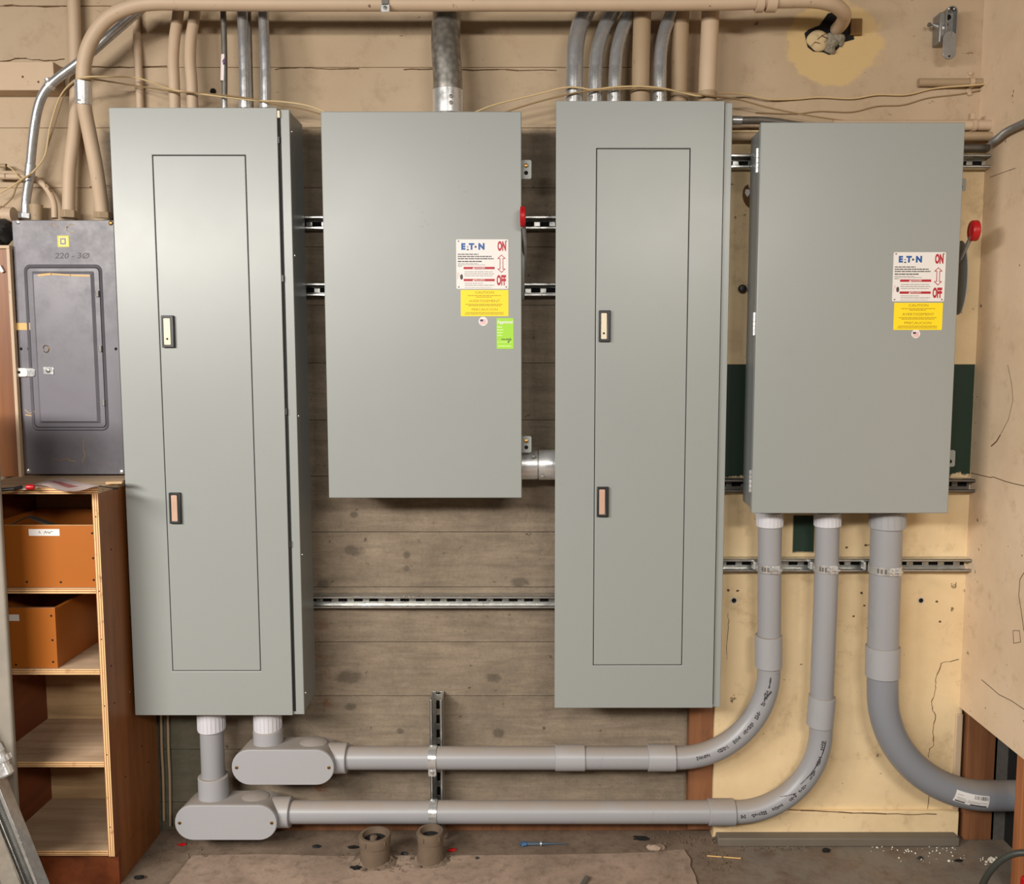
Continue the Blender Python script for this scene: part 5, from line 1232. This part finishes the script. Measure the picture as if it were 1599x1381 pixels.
for k in range(8):
    an = math.tau * k / 8; N = Vector((0, -1, 0)); N = (N - ax * N.dot(ax)).normalized(); B = ax.cross(N); q = N * math.cos(an) + B * math.sin(an); obox(bm, a + ax * L * .52 + q * .0225, ax * L * .07, q * .003, ax.cross(q) * .005)
part('lug_ring', bm, M['zinc'], t)
# ================================================================== FLOOR STUBS AND LITTER
def stub(label, x, y0, y1, rpx, Yc_, flare, openmouth):
    c = WZ(x, y1, 0); Yd = c.y; r = rpx * (Yd - CAM.y) / F; z1 = W(x, y0, Yd).z
    t = thing('floor_conduit_stub', label, 'conduit stub', (c.x, Yd, 0), 'dusty conduit stubs in the floor')
    bm = bmn(); lathe(bm, (c.x, Yd, -.01), (0, 0, 1), ((0, r * flare), (.014, r * flare * .99), (z1 * .35, r * (1 + (flare - 1) * .55)), (z1 * .75, r * 1.0), (z1 * .75 + .01, r * .97)), 30); part('stub', bm, M['dusty_iron'], t)
    bm = bmn(); lathe(bm, (c.x, Yd, z1 * .68), (0, 0, 1), ((0, r * 1.0), (0, r * 1.07), (z1 * .32 - .004, r * 1.08), (z1 * .32, r * 1.03), (z1 * .32, r * .84), (z1 * .1, r * .80), (z1 * .1, 0)), 30, False); bu = part('bushing', bm, M['dusty_iron'], t)
    bm = bmn(); cyl(bm, (c.x, Yd, z1 * .68 + z1 * .12), (c.x, Yd, z1 * .68 + z1 * .12 + .001), r * .8, 24); part('mouth', bm, M['hole'], t)
    for k in range(5):
        a = math.tau * k / 5 + .5; d = Vector((math.cos(a), math.sin(a), 0)); bm = bmn(); obox(bm, Vector((c.x, Yd, z1 * .86)) + d * r * 1.08, d * .003, Vector((-d.y, d.x, 0)) * .0025, (0, 0, z1 * .07)); part('bushing_lug', bm, M['dusty_iron'], bu, .001)
    rm = random.Random(int(x)); bm = bmn(); n = 26; g = []
    for rr__, zz in ((r * 1.02, .020), (r * 1.35, .011), (r * 1.9, .003), (r * 2.3, -.002)):
        g.append([bm.verts.new((c.x + rr__ * math.cos(math.tau * k / n) * rm.uniform(.93, 1.07), Yd + rr__ * .8 * math.sin(math.tau * k / n) * rm.uniform(.93, 1.07), zz * rm.uniform(.7, 1.3))) for k in range(n)])
    for a_, b_ in zip(g, g[1:]):
        for k in range(n): bm.faces.new((a_[k], a_[(k + 1) % n], b_[(k + 1) % n], b_[k]))
    part('dirt_collar', bm, M['floor'], t)
    return t, c, z1, r
t, c, z1, r = stub('dusty open conduit stub with a bushing, left one of two on the floor', 586, 1303, 1348, 24, 0, 1.05, True)
bm = bmn(); lathe(bm, (c.x - .006, c.y - .008, z1 * .55), (.1, 0, 1), ((0, .011), (z1 * .42, .011), (z1 * .43, .009), (z1 * .43, 0)), 16); part('inner_plug', bm, M['dusty_iron'], t)
stub('dusty conduit stub with a bushing below the upright strut, right one of two', 672.5, 1297, 1346, 20, 0, 1.18, False)
def scrap(name, label, cat, pix, z, mat, seed, grp=None, rx=.008, ry=.006, rz=.005):
    c = WZ(*pix, z); bm = bmn(); blob(bm, (c.x, c.y, z + rz * .72), rx, ry, rz, 9, 6, seed, .35); return solo(name, bm, M[mat], label, cat, grp)
zf = 0.0
scrap('wire_cap', 'red wire cap on the floor beside the right conduit stub', 'wire cap', (706, 1330), zf, 'redwire', 1, 'red wire caps on the floor', .014, .006, .006)
scrap('wire_cap', 'red wire cap on the floor below the lower conduit body', 'wire cap', (284, 1321), zf, 'redwire', 2, 'red wire caps on the floor', .014, .006, .005)
for i, (x, y, lab, rx, ry) in enumerate(((494, 1324, 'black rubber scrap on the floor midway between conduit body and left stub', .013, .007), (551, 1325, 'slanting black rubber scrap touching the left conduit stub', .018, .006), (556, 1357, 'black rubber scrap in front of the left conduit stub', .017, .009),
        (631, 1335, 'small black scrap between the two conduit stubs', .012, .006), (1000, 1311, 'wide flat black scrap by the wall under the bell end of the lower pipe', .027, .011), (1290, 1330, 'black scrap on the grey floor below the middle riser', .014, .010), (1437, 1342, 'tiny black scrap on the grey floor near the white crumbs', .009, .005),
        (1497, 1346, 'flat dark scrap on the floor near the base of the right wall', .014, .004), (217, 1372, 'black scrap on the floor at the foot of the shelf unit', .016, .008), (745, 1342, 'tiny dark scrap on the pale floor slab right of the red wire cap', .005, .003))):
    scrap('rubber_scrap', lab, 'scrap', (x, y), .007 if (y > 1340 and x < 1080) else zf, 'hole' if i % 3 else 'black', 20 + i, 'black scraps on the floor', rx, ry, .005)
# blue grey cable tie tool
a = WZ(812, 1318, .008); b = WZ(862, 1318, .006); t = thing('plastic_clip', 'long blue grey plastic clip lying by the wall under the lower pipe', 'clip', WZ(838, 1320, 0)); bm = bmn()
d = (b - a); tube(bm, [a + d * .2, a + d * .6, b, b + d * .5], .006, 8, True, [.007, .006, .003, .001]); part('stem', bm, M['bluegrey'], t)
bm = bmn(); blob(bm, a + d * .12 + Vector((0, -.002, 0)), .015, .009, .008, 12, 6, 3, .25); part('head', bm, plain('blue_plastic', (52, 88, 120), .5), t)
bm = bmn(); lathe(bm, a + d * .62, d, ((0, .0068), (0, .009), (.006, .009), (.006, .0068)), 12, False); part('collar', bm, M['galv'], t)
a, b = WZ(1104, 1337, .003), WZ(1156, 1341, .003); t = thing('nail', 'thin pale nail lying on the floor under the middle riser bend', 'nail', a); bm = bmn(); tube(bm, [a, b], .0018, 8); part('shank', bm, M['tape'], t); bm = bmn(); d = (b - a).normalized(); lathe(bm, b, d, ((0, .0035), (.0012, .0035)), 10); part('nail_head', bm, M['tape'], t)
bm = bmn(); p0 = WZ(908, 1385, .012); tube(bm, [p0, WZ(917, 1371, .014)], .0075, 10); solo('grey_stub', bm, M['emt_dull'], 'short grey rod end on the pale slab at the bottom edge', 'rod')
# crumbs nobody could count
def crumbs(name, label, spots, mat, n, seed, smin, smax):
    rr_ = random.Random(seed); bm = bmn()
    for _ in range(n):
        x0, x1, y0, y1 = rr_.choice(spots); x = rr_.uniform(x0, x1); y = rr_.uniform(y0, y1); p = WZ(x, y, 0)
        if p.y > -.02: continue
        zz = .007 if (y > 1338 and 310 < x < 1075) else 0
        if zz: p = WZ(x, y, zz)
        s = rr_.uniform(smin, smax); m = Matrix.Rotation(rr_.uniform(0, 6), 3, Vector((rr_.random(), rr_.random(), rr_.random() + .1)).normalized())
        v = bmesh.ops.create_icosphere(bm, subdivisions=1, radius=s)['verts']; k = Vector((rr_.uniform(.6, 1.5), rr_.uniform(.6, 1.4), rr_.uniform(.5, .9)))
        for q in v: q.co = m @ Vector((q.co.x * k.x, q.co.y * k.y, q.co.z * k.z)) + p + Vector((0, 0, zz + s * .4))
    o = link(name, bm, M[mat], Vector((0, 0, 0)), 0, 20); tag(o, label, 'rubble', None, 'stuff'); return o
crumbs('plaster_crumbs', 'white plaster crumbs scattered on the floor at the foot of the cream wall', [(1360, 1500, 1322, 1334), (1370, 1500, 1318, 1330), (1400, 1510, 1330, 1350), (1530, 1560, 1340, 1352)], 'lumber_white', 80, 5, .0012, .004)
crumbs('brown_rubble', 'brown rubble and dust clods along the wall under the bell end', [(1010, 1125, 1303, 1325), (1040, 1160, 1300, 1318), (1095, 1140, 1330, 1362), (1150, 1260, 1322, 1330)], 'dusty_iron', 170, 6, .0014, .0055)
crumbs('dust_clods', 'dust clods round the two floor stubs and beneath the lower conduit body', [(520, 720, 1325, 1362), (560, 660, 1345, 1365), (230, 320, 1312, 1345)], 'dusty_iron', 130, 8, .0012, .004)
scrap('plaster_chunk', 'largest white chunk on the floor beside the black cable loop', 'chunk', (1548, 1346), 0, 'lumber_white', 77, None, .013, .009, .008)
c = WZ(1024, 1327, 0); bm = bmn(); blob(bm, (c.x, c.y, .006), .03, .016, .012, 14, 8, 12, .2); solo('sawdust_heap', bm, M['slab'], 'small tan heap of dust below the wide flat black scrap', 'dust heap')
# black cable loop and red end at the lower right
t = thing('black_cable', 'dusty black cable looping up at the lower right corner', 'cable', W(1530, 1390, -.62)); bm = bmn()
tube(bm, smoothpath([W(1522, 1420, -.60), W(1536, 1378, -.62), W(1553, 1353, -.64), W(1575, 1337, -.66), W(1600, 1332, -.68), W(1640, 1336, -.7)], 10), .0085, 14); part('cable', bm, M['darkcable'], t)
c = W(1602, 1378, -.62); bm = bmn(); lathe(bm, c - Vector((0, 0, .05)), (0, 0, 1), ((0, .012), (.04, .0135), (.06, .013), (.064, .009), (.064, 0)), 20); solo('red_handle', bm, M['red'], 'red rounded end at the lower right edge beside the black cable', 'handle')
# ================================================================== CAMERA AND LIGHT
cam = bpy.data.cameras.new('camera'); co = bpy.data.objects.new('camera', cam); C.objects.link(co)
co.location = CAM; co.rotation_euler = (math.radians(90) - PITCH, 0, 0)
cam.sensor_fit = 'HORIZONTAL'; cam.sensor_width = 36; cam.lens = 36 * F / 1599
cam.shift_x = -(CX - 799.5) / 1599; cam.shift_y = (CY - 690.5) / 1599; cam.clip_start = .05
scene.camera = co
def area(name, loc, target, sx, sy, power, col):
    l = bpy.data.lights.new(name, 'AREA'); l.shape = 'RECTANGLE'; l.size = sx; l.size_y = sy; l.energy = power; l.color = col
    o = bpy.data.objects.new(name, l); C.objects.link(o); o.location = loc
    o.rotation_euler = (Vector(target) - Vector(loc)).to_track_quat('-Z', 'Y').to_euler()
    return o
area('tube_lamp', (-1.5, -4.3, 2.6), (-1.0, -2.9, 0), 1.4, .4, 122, (1, .95, .89))
area('split_fill_light', (1.0, -3.9, 2.6), (.8, -2.6, 0), 1.1, .4, 78, (1, .94, .86))  # added light, split off the tube lamp to keep the box gaps dark
area('tube_lamp_left', (-2.5, -2.9, 2.35), (-1.3, -2.0, 0), 1.4, .5, 138, (1, .95, .89))
w = bpy.data.worlds.new('world'); scene.world = w; w.use_nodes = True
w.node_tree.nodes['Background'].inputs[0].default_value = (1, .9, .78, 1); w.node_tree.nodes['Background'].inputs[1].default_value = .04
vs = scene.view_settings; vs.view_transform = 'Standard'; vs.look = 'None'; vs.gamma = 1; vs.exposure = -.04; vs.use_curve_mapping = False
